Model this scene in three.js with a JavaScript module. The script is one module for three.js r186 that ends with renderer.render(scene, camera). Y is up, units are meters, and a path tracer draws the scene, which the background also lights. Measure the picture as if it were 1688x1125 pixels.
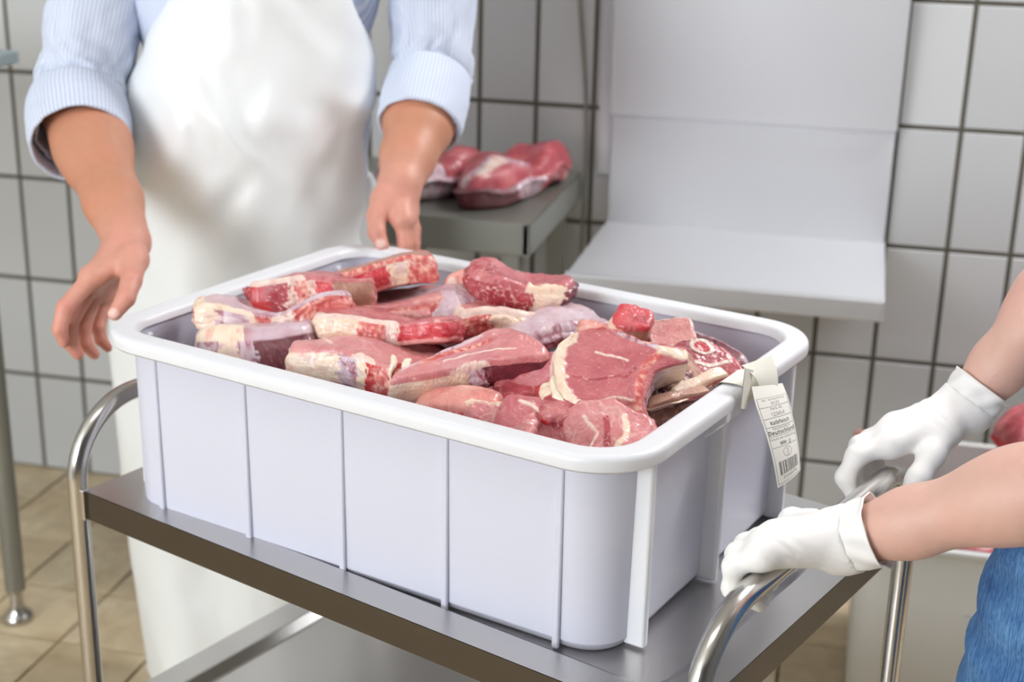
import * as THREE from 'three';
import { mergeGeometries } from 'three/addons/utils/BufferGeometryUtils.js';
import { RoundedBoxGeometry } from 'three/addons/geometries/RoundedBoxGeometry.js';
import { RectAreaLightUniformsLib } from 'three/addons/lights/RectAreaLightUniformsLib.js';
import { ImprovedNoise } from 'three/addons/math/ImprovedNoise.js';

// ---------------------------------------------------------------- camera, sky, light, exposure
const scene = new THREE.Scene();
const camera = new THREE.PerspectiveCamera(26.18, 1688 / 1125, 0.05, 60);
camera.position.set(0.8013, 1.5244, 3.0556);
camera.rotation.order = 'YXZ';
camera.rotation.set(-0.3266, 0.2305, 0.0227);
camera.focus = 1.55;
camera.userData.fStop = 4.5;
const renderer = new THREE.WebGLRenderer({ antialias: true });
renderer.toneMapping = THREE.LinearToneMapping;
renderer.toneMappingExposure = 1.04;
renderer.shadowMap.enabled = true;
RectAreaLightUniformsLib.init();
scene.background = new THREE.Color(0.75, 0.82, 0.9);

// the room: x from RX0 to RX1, z from 0 (tiled wall) to RZ1, height RH
const RX0 = -2.6, RX1 = 2.7, RZ1 = 5.0, RH = 2.9;
// unseen lamps, added for their light: [where, x, z, width, length, intensity]
const ADDED_LAMPS = [
  ['right side near the tiled wall', 1.95, 0.36, 1.0, 0.4, 46],  // added to brighten the tiles at the right
  ['camera side', 0.2, 2.6, 1.4, 0.6, 1.5],  // added as weak fill from above
];
// the large frosted window behind the camera
const WINDOW = { x0: -2.4, x1: -0.4, y0: 1.0, y1: 2.6, intensity: 10.2 };

// ---------------------------------------------------------------- helpers
const V = (x, y, z) => new THREE.Vector3(x, y, z);
const RAD = Math.PI / 180;
const clamp = (x, a, b) => Math.min(b, Math.max(a, x));
const lerp = (a, b, t) => a + (b - a) * t;
const sst = (a, b, x) => { const t = clamp((x - a) / (b - a), 0, 1); return t * t * (3 - 2 * t); };
function rng(s) { return () => { s |= 0; s = (s + 0x6d2b79f5) | 0; let t = Math.imul(s ^ (s >>> 15), 1 | s); t = (t + Math.imul(t ^ (t >>> 7), 61 | t)) ^ t; return ((t ^ (t >>> 14)) >>> 0) / 4294967296; }; }
// seeded gradient noise
const PN = new ImprovedNoise();
const n3 = (x, y, z) => PN.noise(x + 31.7, y + 11.3, z + 57.1);
function fbm(x, y, z, o = 4) { let a = 0.5, s = 0; for (let i = 0; i < o; i++) { s += a * n3(x, y, z); x = x * 2.03 + 7.1; y = y * 2.03 + 3.3; z = z * 2.03 + 1.7; a *= 0.5; } return s; }
const S2L = (v) => { v /= 255; return v <= 0.04045 ? v / 12.92 : Math.pow((v + 0.055) / 1.055, 2.4); };
const srgb = (r, g, b) => new THREE.Color(S2L(r), S2L(g), S2L(b));
const names = {};
function numbered(n) { const k = names[n] = (names[n] ?? -1) + 1; return k ? n + '_' + String(k).padStart(3, '0') : n; }
function tag(o, label, category, group, kind) { if (label) o.userData.label = label; if (category) o.userData.category = category; if (group) o.userData.group = group; if (kind) o.userData.kind = kind; return o; }
function mesh(name, geo, mat, parent = scene) {
  const m = new THREE.Mesh(Array.isArray(geo) ? mergeGeometries(geo.map(clean)) : geo, mat);
  m.name = numbered(name); m.castShadow = true; m.receiveShadow = true; parent.add(m); return m;
}
function clean(g) { g = g.index ? g.toNonIndexed() : g.clone(); for (const k of Object.keys(g.attributes)) if (!['position', 'normal', 'uv'].includes(k)) g.deleteAttribute(k); if (!g.attributes.uv) g.setAttribute('uv', new THREE.BufferAttribute(new Float32Array(g.attributes.position.count * 2), 2)); return g; }
function thing(name, label, category, x, y, z, turn = 0, group) { const o = new THREE.Group(); o.name = numbered(name); o.position.set(x, y, z); o.rotation.y = turn; scene.add(o); return tag(o, label, category, group); }
function structure(name, geo, mat) { const m = mesh(name, geo, mat); m.userData.kind = 'structure'; return m; }
function box(w, h, d, x = 0, y = 0, z = 0, r = 0) { const g = r ? new RoundedBoxGeometry(w, h, d, 3, r) : new THREE.BoxGeometry(w, h, d); g.translate(x, y, z); return g; }
function grid(nu, nv, f, closedU = false) { // f(u,v)->Vector3 ; u around, v along
  const pos = [], uv = [], idx = []; const cu = nu + 1;
  for (let j = 0; j <= nv; j++) for (let i = 0; i <= nu; i++) { const p = f(i / nu, j / nv); pos.push(p.x, p.y, p.z); uv.push(p.u ?? i / nu, p.v ?? j / nv); }
  for (let j = 0; j < nv; j++) for (let i = 0; i < nu; i++) { const a = j * cu + i, b = a + 1, c = a + cu, d = c + 1; idx.push(a, b, d, a, d, c); }
  const g = new THREE.BufferGeometry();
  g.setAttribute('position', new THREE.Float32BufferAttribute(pos, 3)); g.setAttribute('uv', new THREE.Float32BufferAttribute(uv, 2)); g.setIndex(idx); g.computeVertexNormals();
  if (closedU) { const n = g.attributes.normal; for (let j = 0; j <= nv; j++) { const a = j * cu, b = a + nu; const x = n.getX(a) + n.getX(b), y = n.getY(a) + n.getY(b), z = n.getZ(a) + n.getZ(b), l = Math.hypot(x, y, z) || 1; n.setXYZ(a, x / l, y / l, z / l); n.setXYZ(b, x / l, y / l, z / l); } }
  return g;
}
// a tube through points; rf(t, angle) radius; capped
function sweep(points, rf, { n = 60, m = 20, closed = false, cap = true, tension = 0.5 } = {}) {
  const curve = points.isCurve ? points : new THREE.CatmullRomCurve3(points, closed, 'catmullrom', tension);
  const fr = curve.computeFrenetFrames(n, closed), P = [], pts = curve.getSpacedPoints(n), len = curve.getLength();
  const g = grid(m, n, (u, v) => { const k = Math.round(v * n), a = u * 2 * Math.PI, r = rf(v, a), N = fr.normals[k], B = fr.binormals[k]; const c = Math.cos(a) * r, s = Math.sin(a) * r; const q = pts[k].clone().addScaledVector(N, c).addScaledVector(B, s); q.u = u * 0.4; q.v = v * len; return q; }, true);
  if (!cap || closed) return g;
  const caps = [0, n].map((k) => { const T = fr.tangents[k], c = pts[k]; return grid(m, 1, (u, v) => { const a = u * 2 * Math.PI, r = rf(k / n, a) * (k ? 1 - v : v); return c.clone().addScaledVector(fr.normals[k], Math.cos(a) * r).addScaledVector(fr.binormals[k], Math.sin(a) * r); }); });
  return mergeGeometries([g, ...caps].map(clean));
}
// rounded rectangle loop: n points, half sizes a,b, corner radius r -> [{x,z,nx,nz}]
function rrect(a, b, r, per = 10, side = 12) {
  const out = []; const corners = [[a - r, b - r, 0], [-(a - r), b - r, 90], [-(a - r), -(b - r), 180], [a - r, -(b - r), 270]];
  for (let k = 0; k < 4; k++) {
    const [cx, cz, a0] = corners[k];
    for (let i = 0; i <= per; i++) { const t = (a0 + 90 * i / per) * RAD; out.push({ x: cx + r * Math.cos(t), z: cz + r * Math.sin(t), nx: Math.cos(t), nz: Math.sin(t) }); }
    const [dx, dz] = corners[(k + 1) % 4], t = (a0 + 90) * RAD, p = out[out.length - 1], q = { x: dx + r * Math.cos(t), z: dz + r * Math.sin(t) };
    for (let i = 1; i < side; i++) out.push({ x: lerp(p.x, q.x, i / side), z: lerp(p.z, q.z, i / side), nx: Math.cos(t), nz: Math.sin(t) });
  }
  return out;
}
// sweeps a profile [[outwardOffset, y], ...] around a rounded rectangle (offset from its outline)
function loopProfile(loop, prof, capEnd = false) {
  const n = loop.length, pos = [], uv = [], idx = [], m = prof.length;
  for (let j = 0; j < m; j++) for (let i = 0; i <= n; i++) { const l = loop[i % n]; pos.push(l.x + l.nx * prof[j][0], prof[j][1], l.z + l.nz * prof[j][0]); uv.push(l.x + l.z, prof[j][1] + prof[j][0]); }
  for (let j = 0; j < m - 1; j++) for (let i = 0; i < n; i++) { const a = j * (n + 1) + i, b = a + 1, c = a + n + 1, d = c + 1; idx.push(a, d, b, a, c, d); }
  if (capEnd) for (const j of capEnd) { const k = pos.length / 3; pos.push(0, prof[j][1], 0); uv.push(0, 0); for (let i = 0; i < n; i++) { const a = j * (n + 1) + i; if (j === 0) idx.push(k, a, a + 1); else idx.push(k, a + 1, a); } }
  const g = new THREE.BufferGeometry(); g.setAttribute('position', new THREE.Float32BufferAttribute(pos, 3)); g.setAttribute('uv', new THREE.Float32BufferAttribute(uv, 2)); g.setIndex(idx); g.computeVertexNormals(); return g;
}
// surface nets: the zero set of f inside the box lo..hi on cells of size h
function nets(f, lo, hi, h) {
  const nx = Math.ceil((hi.x - lo.x) / h) + 1, ny = Math.ceil((hi.y - lo.y) / h) + 1, nz = Math.ceil((hi.z - lo.z) / h) + 1;
  const val = new Float32Array(nx * ny * nz); let q = 0;
  for (let k = 0; k < nz; k++) for (let j = 0; j < ny; j++) for (let i = 0; i < nx; i++) val[q++] = (i === 0 || j === 0 || k === 0 || i === nx - 1 || j === ny - 1 || k === nz - 1) ? 1 : f(lo.x + i * h, lo.y + j * h, lo.z + k * h);
  const id = new Int32Array(nx * ny * nz).fill(-1), pos = [], idx = [];
  const at = (i, j, k) => i + nx * (j + ny * k);
  const E = [[0, 1], [0, 2], [0, 4], [1, 3], [1, 5], [2, 3], [2, 6], [3, 7], [4, 5], [4, 6], [5, 7], [6, 7]];
  const v = new Float32Array(8);
  for (let k = 0; k < nz - 1; k++) for (let j = 0; j < ny - 1; j++) for (let i = 0; i < nx - 1; i++) {
    let m = 0; for (let c = 0; c < 8; c++) { v[c] = val[at(i + (c & 1), j + ((c >> 1) & 1), k + (c >> 2))]; if (v[c] < 0) m |= 1 << c; }
    if (m === 0 || m === 255) continue;
    let x = 0, y = 0, z = 0, n = 0;
    for (const [a, b] of E) { if (((m >> a) & 1) === ((m >> b) & 1)) continue; const t = v[a] / (v[a] - v[b]); x += lerp(a & 1, b & 1, t); y += lerp((a >> 1) & 1, (b >> 1) & 1, t); z += lerp(a >> 2, b >> 2, t); n++; }
    id[at(i, j, k)] = pos.length / 3; pos.push(lo.x + (i + x / n) * h, lo.y + (j + y / n) * h, lo.z + (k + z / n) * h);
  }
  for (let k = 1; k < nz - 1; k++) for (let j = 1; j < ny - 1; j++) for (let i = 1; i < nx - 1; i++) {
    const s = val[at(i, j, k)] < 0;
    const quad = (a, b, c, d, fl) => { if (a < 0 || b < 0 || c < 0 || d < 0) return; fl ? idx.push(a, b, c, a, c, d) : idx.push(a, c, b, a, d, c); };
    if (s !== (val[at(i + 1, j, k)] < 0)) quad(id[at(i, j - 1, k - 1)], id[at(i, j, k - 1)], id[at(i, j, k)], id[at(i, j - 1, k)], s);
    if (s !== (val[at(i, j + 1, k)] < 0)) quad(id[at(i - 1, j, k - 1)], id[at(i - 1, j, k)], id[at(i, j, k)], id[at(i, j, k - 1)], s);
    if (s !== (val[at(i, j, k + 1)] < 0)) quad(id[at(i - 1, j - 1, k)], id[at(i, j - 1, k)], id[at(i, j, k)], id[at(i - 1, j, k)], s);
  }
  const g = new THREE.BufferGeometry(); g.setAttribute('position', new THREE.Float32BufferAttribute(pos, 3)); g.setIndex(idx); g.computeVertexNormals(); return g;
}
const smin = (a, b, k) => { const h = clamp(0.5 + 0.5 * (b - a) / k, 0, 1); return lerp(b, a, h) - k * h * (1 - h); };
// bones: [ax,ay,az, bx,by,bz, ra, rb]; ellipsoids: [cx,cy,cz, rx,ry,rz, ex (unit x axis), ez]
const bone = (a, b, ra, rb, k) => ({ t: 0, a, d: V().subVectors(b, a), ra, rb, l2: a.distanceToSquared(b) || 1e-9, k });
const ball = (c, rx, ry, rz, ex, ez, k) => ({ t: 1, c, r: [rx, ry, rz], ex, ez, k });
function field(prims, k0) {
  return (x, y, z) => {
    let d = 1e3;
    for (const p of prims) {
      let e;
      if (p.t === 0) { const ax = x - p.a.x, ay = y - p.a.y, az = z - p.a.z; const t = clamp((ax * p.d.x + ay * p.d.y + az * p.d.z) / p.l2, 0, 1); e = Math.sqrt((ax - p.d.x * t) ** 2 + (ay - p.d.y * t) ** 2 + (az - p.d.z * t) ** 2) - lerp(p.ra, p.rb, t); }
      else { const X = x - p.c.x, Y = y - p.c.y, Z = z - p.c.z; const u = (X * p.ex.x + Y * p.ex.y + Z * p.ex.z), w = (X * p.ez.x + Y * p.ez.y + Z * p.ez.z), vx = p.ez.y * p.ex.z - p.ez.z * p.ex.y, vy = p.ez.z * p.ex.x - p.ez.x * p.ex.z, vz = p.ez.x * p.ex.y - p.ez.y * p.ex.x, s = X * vx + Y * vy + Z * vz; const k1 = Math.hypot(u / p.r[0], s / p.r[1], w / p.r[2]), k2 = Math.hypot(u / p.r[0] ** 2, s / p.r[1] ** 2, w / p.r[2] ** 2); e = k1 * (k1 - 1) / (k2 || 1e-9); }
      d = smin(d, e, p.k ?? k0);
    }
    return d;
  };
}
function paint(g, f) { const p = g.attributes.position, c = new Float32Array(p.count * 3); for (let i = 0; i < p.count; i++) { const q = f(p.getX(i), p.getY(i), p.getZ(i), i); c[3 * i] = q.r ?? q[0]; c[3 * i + 1] = q.g ?? q[1]; c[3 * i + 2] = q.b ?? q[2]; } g.setAttribute('color', new THREE.BufferAttribute(c, 3)); return g; }
// frames: crate (origin under the crate's middle) and trolley
const frame = (ox, oz, th) => { const c = Math.cos(th), s = Math.sin(th); return (x, y, z) => V(ox + x * c + z * s, y, oz - x * s + z * c); };
const CR = { x: 0.344, z: 1.385, th: -0.321, y: 0.7135 }, KR = { x: 0.3878, z: 1.4115, th: -0.386 };
const crateP = frame(CR.x, CR.z, CR.th), cartP = frame(KR.x, KR.z, KR.th);

// textures
function dataTex(w, h, f, srgbMap, rx = 1, ry = 1) {
  const d = new Uint8Array(w * h * 4);
  for (let j = 0; j < h; j++) for (let i = 0; i < w; i++) { const c = f(i / w, j / h, i, j), o = 4 * (j * w + i); d[o] = clamp(c[0], 0, 255); d[o + 1] = clamp(c[1], 0, 255); d[o + 2] = clamp(c[2], 0, 255); d[o + 3] = 255; }
  const t = new THREE.DataTexture(d, w, h); t.wrapS = t.wrapT = THREE.RepeatWrapping; t.magFilter = THREE.LinearFilter; t.minFilter = THREE.LinearMipmapLinearFilter; t.generateMipmaps = true; if (srgbMap) t.colorSpace = THREE.SRGBColorSpace; t.repeat.set(rx, ry); t.needsUpdate = true; return t;
}
// noise that repeats every 1 in u and v
const tnoise = (u, v, s, z = 0) => { const a = u * 2 * Math.PI, b = v * 2 * Math.PI, r = s / (2 * Math.PI); return fbm(r * Math.cos(a) + z, r * Math.sin(a), r * Math.cos(b) + 3 * r * Math.sin(b) * 0.577 + z, 3); };
const std = (o) => new THREE.MeshStandardMaterial(o), phy = (o) => new THREE.MeshPhysicalMaterial(o);

const brush = dataTex(512, 512, (() => { const rows = []; const r = rng(5); for (let i = 0; i < 512; i++) rows.push(r()); return (u, v, i, j) => { const a = 128 + 60 * (rows[j] - 0.5) + 34 * tnoise(u, v, 5) + 26 * (rows[(j * 7 + (i >> 6)) % 512] - 0.5); return [a, a, a]; }; })(), false, 1, 1);
const smudge = dataTex(256, 256, (u, v) => { const a = 128 + 150 * tnoise(u, v, 4, 2); return [a, a, a]; });
const pores = dataTex(256, 256, (() => { const r = rng(9); const k = []; for (let i = 0; i < 65536; i++) k.push(r()); return (u, v, i, j) => { const a = 128 + 70 * (k[j * 256 + i] - 0.5) + 150 * tnoise(u, v, 22, 4); return [a, a, a]; }; })(), false);
const M = {
  grout: std({ color: srgb(104, 100, 90), roughness: 0.95 }),
  floorGrout: std({ color: srgb(112, 95, 72), roughness: 0.95 }),
  steel: std({ color: srgb(196, 194, 192), metalness: 1, roughness: 0.3, bumpMap: brush, bumpScale: 0.00004 }),
  steelDarkRefl: std({ color: srgb(100, 93, 88), metalness: 1, roughness: 0.3, bumpMap: brush, bumpScale: 0.00004 }),  // same steel, with the dark reflection of the room put into its colour
  steelTube: std({ color: srgb(200, 197, 194), metalness: 1, roughness: 0.2 }),
  steelWall: std({ color: srgb(214, 215, 219), metalness: 0.6, roughness: 0.5, bumpMap: smudge, bumpScale: 0.0006 }),
  steelDull: std({ color: srgb(150, 150, 142), metalness: 0.75, roughness: 0.5 }),
  plastic: phy({ color: srgb(210, 211, 226), roughness: 0.42, clearcoat: 0.15, clearcoatRoughness: 0.4 }),
  rim: phy({ color: srgb(230, 231, 236), roughness: 0.38, clearcoat: 0.2, clearcoatRoughness: 0.35 }),
  vat: std({ color: srgb(205, 205, 202), roughness: 0.5 }),
  paint: std({ color: srgb(226, 226, 222), roughness: 0.9 }),
  darkWall: std({ color: srgb(120, 122, 124), roughness: 0.8 }),
  rubber: std({ color: srgb(70, 72, 76), roughness: 0.7 }),
  cable: std({ color: srgb(150, 148, 138), roughness: 0.6 }),
};

// ---------------------------------------------------------------- the room
// one tile: a plate with chamfered edges facing +y, centred, size w x h
function tileGeo(w, h, t, ch) {
  const a = w / 2, b = h / 2, c = a - ch, d = b - ch, y0 = t - ch;
  const top = [[-c, t, -d], [-c, t, d], [c, t, d], [c, t, -d]], mid = [[-a, y0, -b], [-a, y0, b], [a, y0, b], [a, y0, -b]], bot = mid.map(([x, , z]) => [x, 0, z]);
  const pos = [], uv = []; const tri = (...q) => { for (const p of q) { pos.push(...p); uv.push(p[0], p[2]); } }; const quad = (p, q, r, s) => { tri(p, q, r); tri(p, r, s); };
  quad(...top); for (let i = 0; i < 4; i++) { const j = (i + 1) % 4; quad(mid[i], mid[j], top[j], top[i]); quad(bot[i], bot[j], mid[j], mid[i]); }
  const g = new THREE.BufferGeometry(); g.setAttribute('position', new THREE.Float32BufferAttribute(pos, 3)); g.setAttribute('uv', new THREE.Float32BufferAttribute(uv, 2)); g.computeVertexNormals(); return g;
}
{
  // tiled back wall: tiles stand 5 mm proud of the grout
  const wall = new THREE.Group(); wall.name = 'wall_back'; wall.userData.kind = 'structure'; scene.add(wall);
  mesh('grout_bed', box(RX1 - RX0 + 0.4, RH, 0.2, (RX0 + RX1) / 2, RH / 2, -0.104), M.grout, wall);
  const TW = 0.125, TH = 0.25, J = 0.0098, g = tileGeo(TW - J, TH - J, 0.004, 0.0012); g.rotateX(Math.PI / 2);
  const r = rng(11), mats = []; for (let i = 0; i < 6; i++) { const k = 199 + i * 2.2; mats.push(phy({ color: srgb(k - 1, k + 0.5, k + 2), roughness: 0.24 + 0.02 * i, clearcoat: 0.25, clearcoatRoughness: 0.12 })); }
  const rest = [];
  for (let i = Math.ceil(RX0 / TW); i < Math.floor(RX1 / TW); i++) for (let j = 0; j < Math.floor(RH / TH); j++) {
    const x = (i + 0.5) * TW, y = (j + 0.5) * TH, near = x > -1.45 && x < 1.5 && j < 7;
    const tx = (r() - 0.5) * 0.006, ty = (r() - 0.5) * 0.006, mi = Math.floor(r() * 6);
    if (near) { const m = mesh('tile', g, mats[mi], wall); m.position.set(x, y, -0.004); m.rotation.set(tx, ty, 0); }
    else { const q = g.clone(); q.rotateX(tx); q.rotateY(ty); q.translate(x, y, -0.004); rest.push(q); }
  }
  const s = mesh('wall_tiling', rest, mats[2], wall); s.userData.kind = 'stuff';
}
{
  // floor of beige tiles
  const floor = new THREE.Group(); floor.name = 'floor'; floor.userData.kind = 'structure'; scene.add(floor);
  mesh('grout_bed', box(RX1 - RX0 + 0.4, 0.2, RZ1 + 0.4, (RX0 + RX1) / 2, -0.105, RZ1 / 2), M.floorGrout, floor);
  const T = 0.2, J = 0.006, g = tileGeo(T - J, T - J, 0.005, 0.0012), r = rng(23), mats = [];
  const stain = dataTex(256, 256, (u, v) => { const n = tnoise(u, v, 5, 1), m = tnoise(u, v, 17, 7); return [206 + 46 * n + 14 * m, 188 + 52 * n + 14 * m, 156 + 56 * n + 12 * m]; }, true);
  for (let i = 0; i < 6; i++) { const t = stain.clone(); t.offset.set(i * 0.37, i * 0.21); t.repeat.set(1.7, 1.7); t.needsUpdate = true; const k = 0.96 + i * 0.03; mats.push(std({ map: t, color: new THREE.Color(k, k * 0.99, k * 0.97), roughness: 0.45 + 0.03 * i })); }
  const rest = [];
  for (let i = -13; i < 14; i++) for (let j = -1; j < 25; j++) {
    const x = -0.653 + (i + 0.5) * T, z = 0.156 + (j + 0.5) * T; if (x < RX0 || x > RX1 || z > RZ1 || z < 0.0) continue;
    const mi = Math.floor(r() * 6), tx = (r() - 0.5) * 0.004, near = x > -1.5 && x < 1.5 && z < 2.2;
    if (near) { const m = mesh('floor_tile', g, mats[mi], floor); m.position.set(x, -0.005, z); m.rotation.x = tx; m.rotation.y = Math.floor(r() * 4) * Math.PI / 2; }
    else { const q = g.clone(); q.translate(x, -0.005, z); rest.push(q); }
  }
  const edge = []; for (let i = -10; i < 17; i++) { const q = tileGeo(T - J, 0.156 - J, 0.005, 0.0012); q.translate(-0.653 + (i + 0.5) * T, -0.005, 0.078); edge.push(q); }
  mesh('floor_tiling', [...rest, ...edge], mats[2], floor).userData.kind = 'stuff';
}
structure('ceiling', box(RX1 - RX0 + 0.4, 0.2, RZ1 + 0.4, (RX0 + RX1) / 2, RH + 0.1, RZ1 / 2), M.paint);
structure('wall_right', box(0.2, RH, RZ1 + 0.4, RX1 + 0.1, RH / 2, RZ1 / 2), M.darkWall);
structure('wall_left', box(0.2, RH, RZ1 + 0.4, RX0 - 0.1, RH / 2, RZ1 / 2), M.paint);
{
  const w = WINDOW, Z = RZ1 + 0.1, xc = (w.x0 + w.x1) / 2, yc = (w.y0 + w.y1) / 2, W = w.x1 - w.x0, H = w.y1 - w.y0;
  structure('wall_front', [box(w.x0 - RX0 + 0.2, RH, 0.2, (w.x0 + RX0 - 0.2) / 2, RH / 2, Z), box(RX1 + 0.2 - w.x1, RH, 0.2, (w.x1 + RX1 + 0.2) / 2, RH / 2, Z), box(W, w.y0, 0.2, xc, w.y0 / 2, Z), box(W, RH - w.y1, 0.2, xc, (RH + w.y1) / 2, Z)], M.darkWall);
  const win = new THREE.Group(); win.name = 'window_1'; win.userData.kind = 'structure'; scene.add(win);
  const f = []; for (const x of [w.x0 + 0.02, xc, w.x1 - 0.02]) f.push(box(0.04, H, 0.06, x, yc, Z)); for (const y of [w.y0 + 0.02, w.y1 - 0.02]) f.push(box(W, 0.04, 0.06, xc, y, Z));
  mesh('window_frame', f, M.paint, win);
  const pane = std({ color: srgb(235, 240, 245), roughness: 0.7, emissive: new THREE.Color(0.95, 0.98, 1), emissiveIntensity: 1.6 });
  for (const s of [-1, 1]) mesh('window_pane', box(W / 2 - 0.05, H - 0.08, 0.012, xc + s * W / 4, yc, Z), pane, win);
  const l = new THREE.RectAreaLight(new THREE.Color(0.94, 0.98, 1.03), w.intensity, W - 0.1, H - 0.1); l.position.set(xc, yc, Z - 0.04); l.lookAt(xc, yc, 0); l.name = 'window_light'; scene.add(l);
}
for (const [where, x, z, w, d, I] of ADDED_LAMPS) {
  const t = thing('added_ceiling_lamp', 'added flat white ceiling lamp panel, the one on the ' + where, 'lamp', x, RH - 0.06, z);
  mesh('added_lamp_housing', box(w + 0.06, 0.05, d + 0.06, 0, 0.033, 0, 0.01), M.paint, t);
  mesh('added_diffuser', box(w, 0.012, d, 0, 0.004, 0), std({ color: srgb(245, 245, 240), emissive: new THREE.Color(1, 0.98, 0.95), emissiveIntensity: 1.5 }), t);
  const l = new THREE.RectAreaLight(new THREE.Color(0.985, 0.985, 1), I, w, d); l.position.set(x, RH - 0.07, z); l.lookAt(x, 0, z); l.name = 'added_lamp_light'; scene.add(l);
}

// ---------------------------------------------------------------- wall-mounted steel splashback and shelf, table with meat, vat, cable
{
  const t = thing('wall_shelf', 'stainless steel wall shelf with a tall splashback of two sheets, fixed on the tiles', 'shelf', 0.584, 0.763, 0);
  const X0 = -0.29, X1 = 0.291;
  const up = box(X1 - X0, 0.9, 0.018, 0, 0.45, 0, 0.002); up.rotateX(0.05); up.translate(0, 0.234, 0.042); mesh('upper_sheet', up, M.steelWall, t);
  mesh('lower_sheet', box(X1 - X0 - 0.004, 0.24, 0.016, 0, 0.118, 0.026, 0.002), M.steelWall, t);
  mesh('side_flange', box(0.028, 1.0, 0.012, X0 - 0.015, 0.6, 0.012, 0.002), M.steelWall, t);
  mesh('back_frame', box(X1 - X0 - 0.03, 1.1, 0.018, 0, 0.55, 0.01), M.steelDull, t);
  const pr = [[0, 0], [0, 0.002]];
  mesh('shelf_top', [box(X1 - X0, 0.004, 0.455, 0, -0.002, 0.245), box(X1 - X0, 0.004, 0.014, 0, 0.006, 0.472), box(X1 - X0, 0.01, 0.004, 0, 0.003, 0.464)], M.steelWall, t);
  mesh('front_edge', box(X1 - X0, 0.04, 0.014, 0, -0.013, 0.474, 0.004), M.steelWall, t);
  for (const s of [-1, 1]) mesh('side_edge', box(0.012, 0.036, 0.45, s * (X1 - 0.006), -0.02, 0.24, 0.003), M.steelDull, t);
}
const cableMesh = mesh('wall_cable', sweep([V(0.204, 1.45, 0.006), V(0.21, 1.3, 0.006), V(0.213, 1.222, 0.006), V(0.226, 1.098, 0.006), V(0.235, 0.997, 0.006), V(0.239, 0.893, 0.006), V(0.238, 0.8, 0.006), V(0.236, 0.7, 0.006), V(0.236, 0.55, 0.006)], () => 0.0042, { n: 50, m: 8 }), M.cable);
tag(cableMesh, 'thin beige cable running down the tiled wall left of the steel shelf', 'cable');
{
  const t = thing('work_table', 'grey steel worktable against the tiled wall with two dark pieces of meat on it', 'table', -0.18, 0, 0.26);
  const L = 0.82, D = 0.48, H = 0.864;
  mesh('tabletop', [box(L, 0.004, D, 0, H - 0.002, 0), box(L, 0.06, 0.012, 0, H - 0.032, D / 2 - 0.006, 0.003), box(0.012, 0.06, D, L / 2 - 0.006, H - 0.032, 0), box(0.012, 0.06, D, -L / 2 + 0.006, H - 0.032, 0)], M.steelDull, t);
  for (const sx of [-1, 1]) for (const sz of [-1, 1]) { const l = mesh('leg', box(0.035, H - 0.05, 0.035, sx * (L / 2 - 0.04), (H - 0.05) / 2 + 0.01, sz * (D / 2 - 0.04), 0.003), M.steelDull, t); }
  for (const sx of [-1, 1]) mesh('side_rail', box(0.025, 0.03, D - 0.1, sx * (L / 2 - 0.04), 0.3, 0, 0.003), M.steelDull, t);
  mesh('back_rail', box(L - 0.1, 0.03, 0.025, 0, 0.3, -D / 2 + 0.04, 0.003), M.steelDull, t);
}
{
  const t = thing('prep_table', 'stainless steel table at the left edge with a thick top and round foot', 'table', -0.775, 0, 0.7);
  mesh('tabletop', box(1.0, 0.024, 1.1, -0.5, 1.119, 0.37, 0.004), std({ color: srgb(190, 205, 210), metalness: 0.8, roughness: 0.4 }), t);
  for (const [x, z] of [[0, 0], [0, 0.75], [-0.85, 0], [-0.85, 0.75]]) {
    const l = mesh('leg', sweep([V(x, 0.07, z), V(x, 0.5, z), V(x, 1.108, z)], () => 0.02, { n: 8, m: 18 }), M.steelDull, t);
    const prof = [[0.001, 0], [0.03, 0], [0.032, 0.006], [0.028, 0.016], [0.014, 0.03], [0.012, 0.075]].map(([a, b]) => new THREE.Vector2(a, b)); const g = new THREE.LatheGeometry(prof, 24); g.translate(x, 0, z); mesh('foot', g, M.steelTube, l);
  }
}
{
  const t = thing('meat_vat', 'large pale grey plastic vat standing on the floor behind the trolley', 'vat', 1.265, 0, 0.475);
  const H = 0.405, a = 0.39, b = 0.235, loop = rrect(a, b, 0.05);
  mesh('tub', loopProfile(loop, [[-0.02, 0.0], [-0.004, 0.008], [0, 0.02], [0.008, H], [0.02, H + 0.002], [0.022, H + 0.012], [0.016, H + 0.016], [0.0, H + 0.012], [-0.012, 0.03], [-0.03, 0.02]], [0, 9]), M.vat, t);
  mesh('rib', [box(0.01, 0.08, 0.008, -0.2, 0.25, b + 0.006, 0.002), box(0.026, 0.012, 0.008, -0.2, 0.29, b + 0.006, 0.002)], M.vat, t);
  mesh('grip', box(0.03, 0.012, 0.01, -0.1, 0.16, b + 0.004, 0.002), M.vat, t);
}

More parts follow.
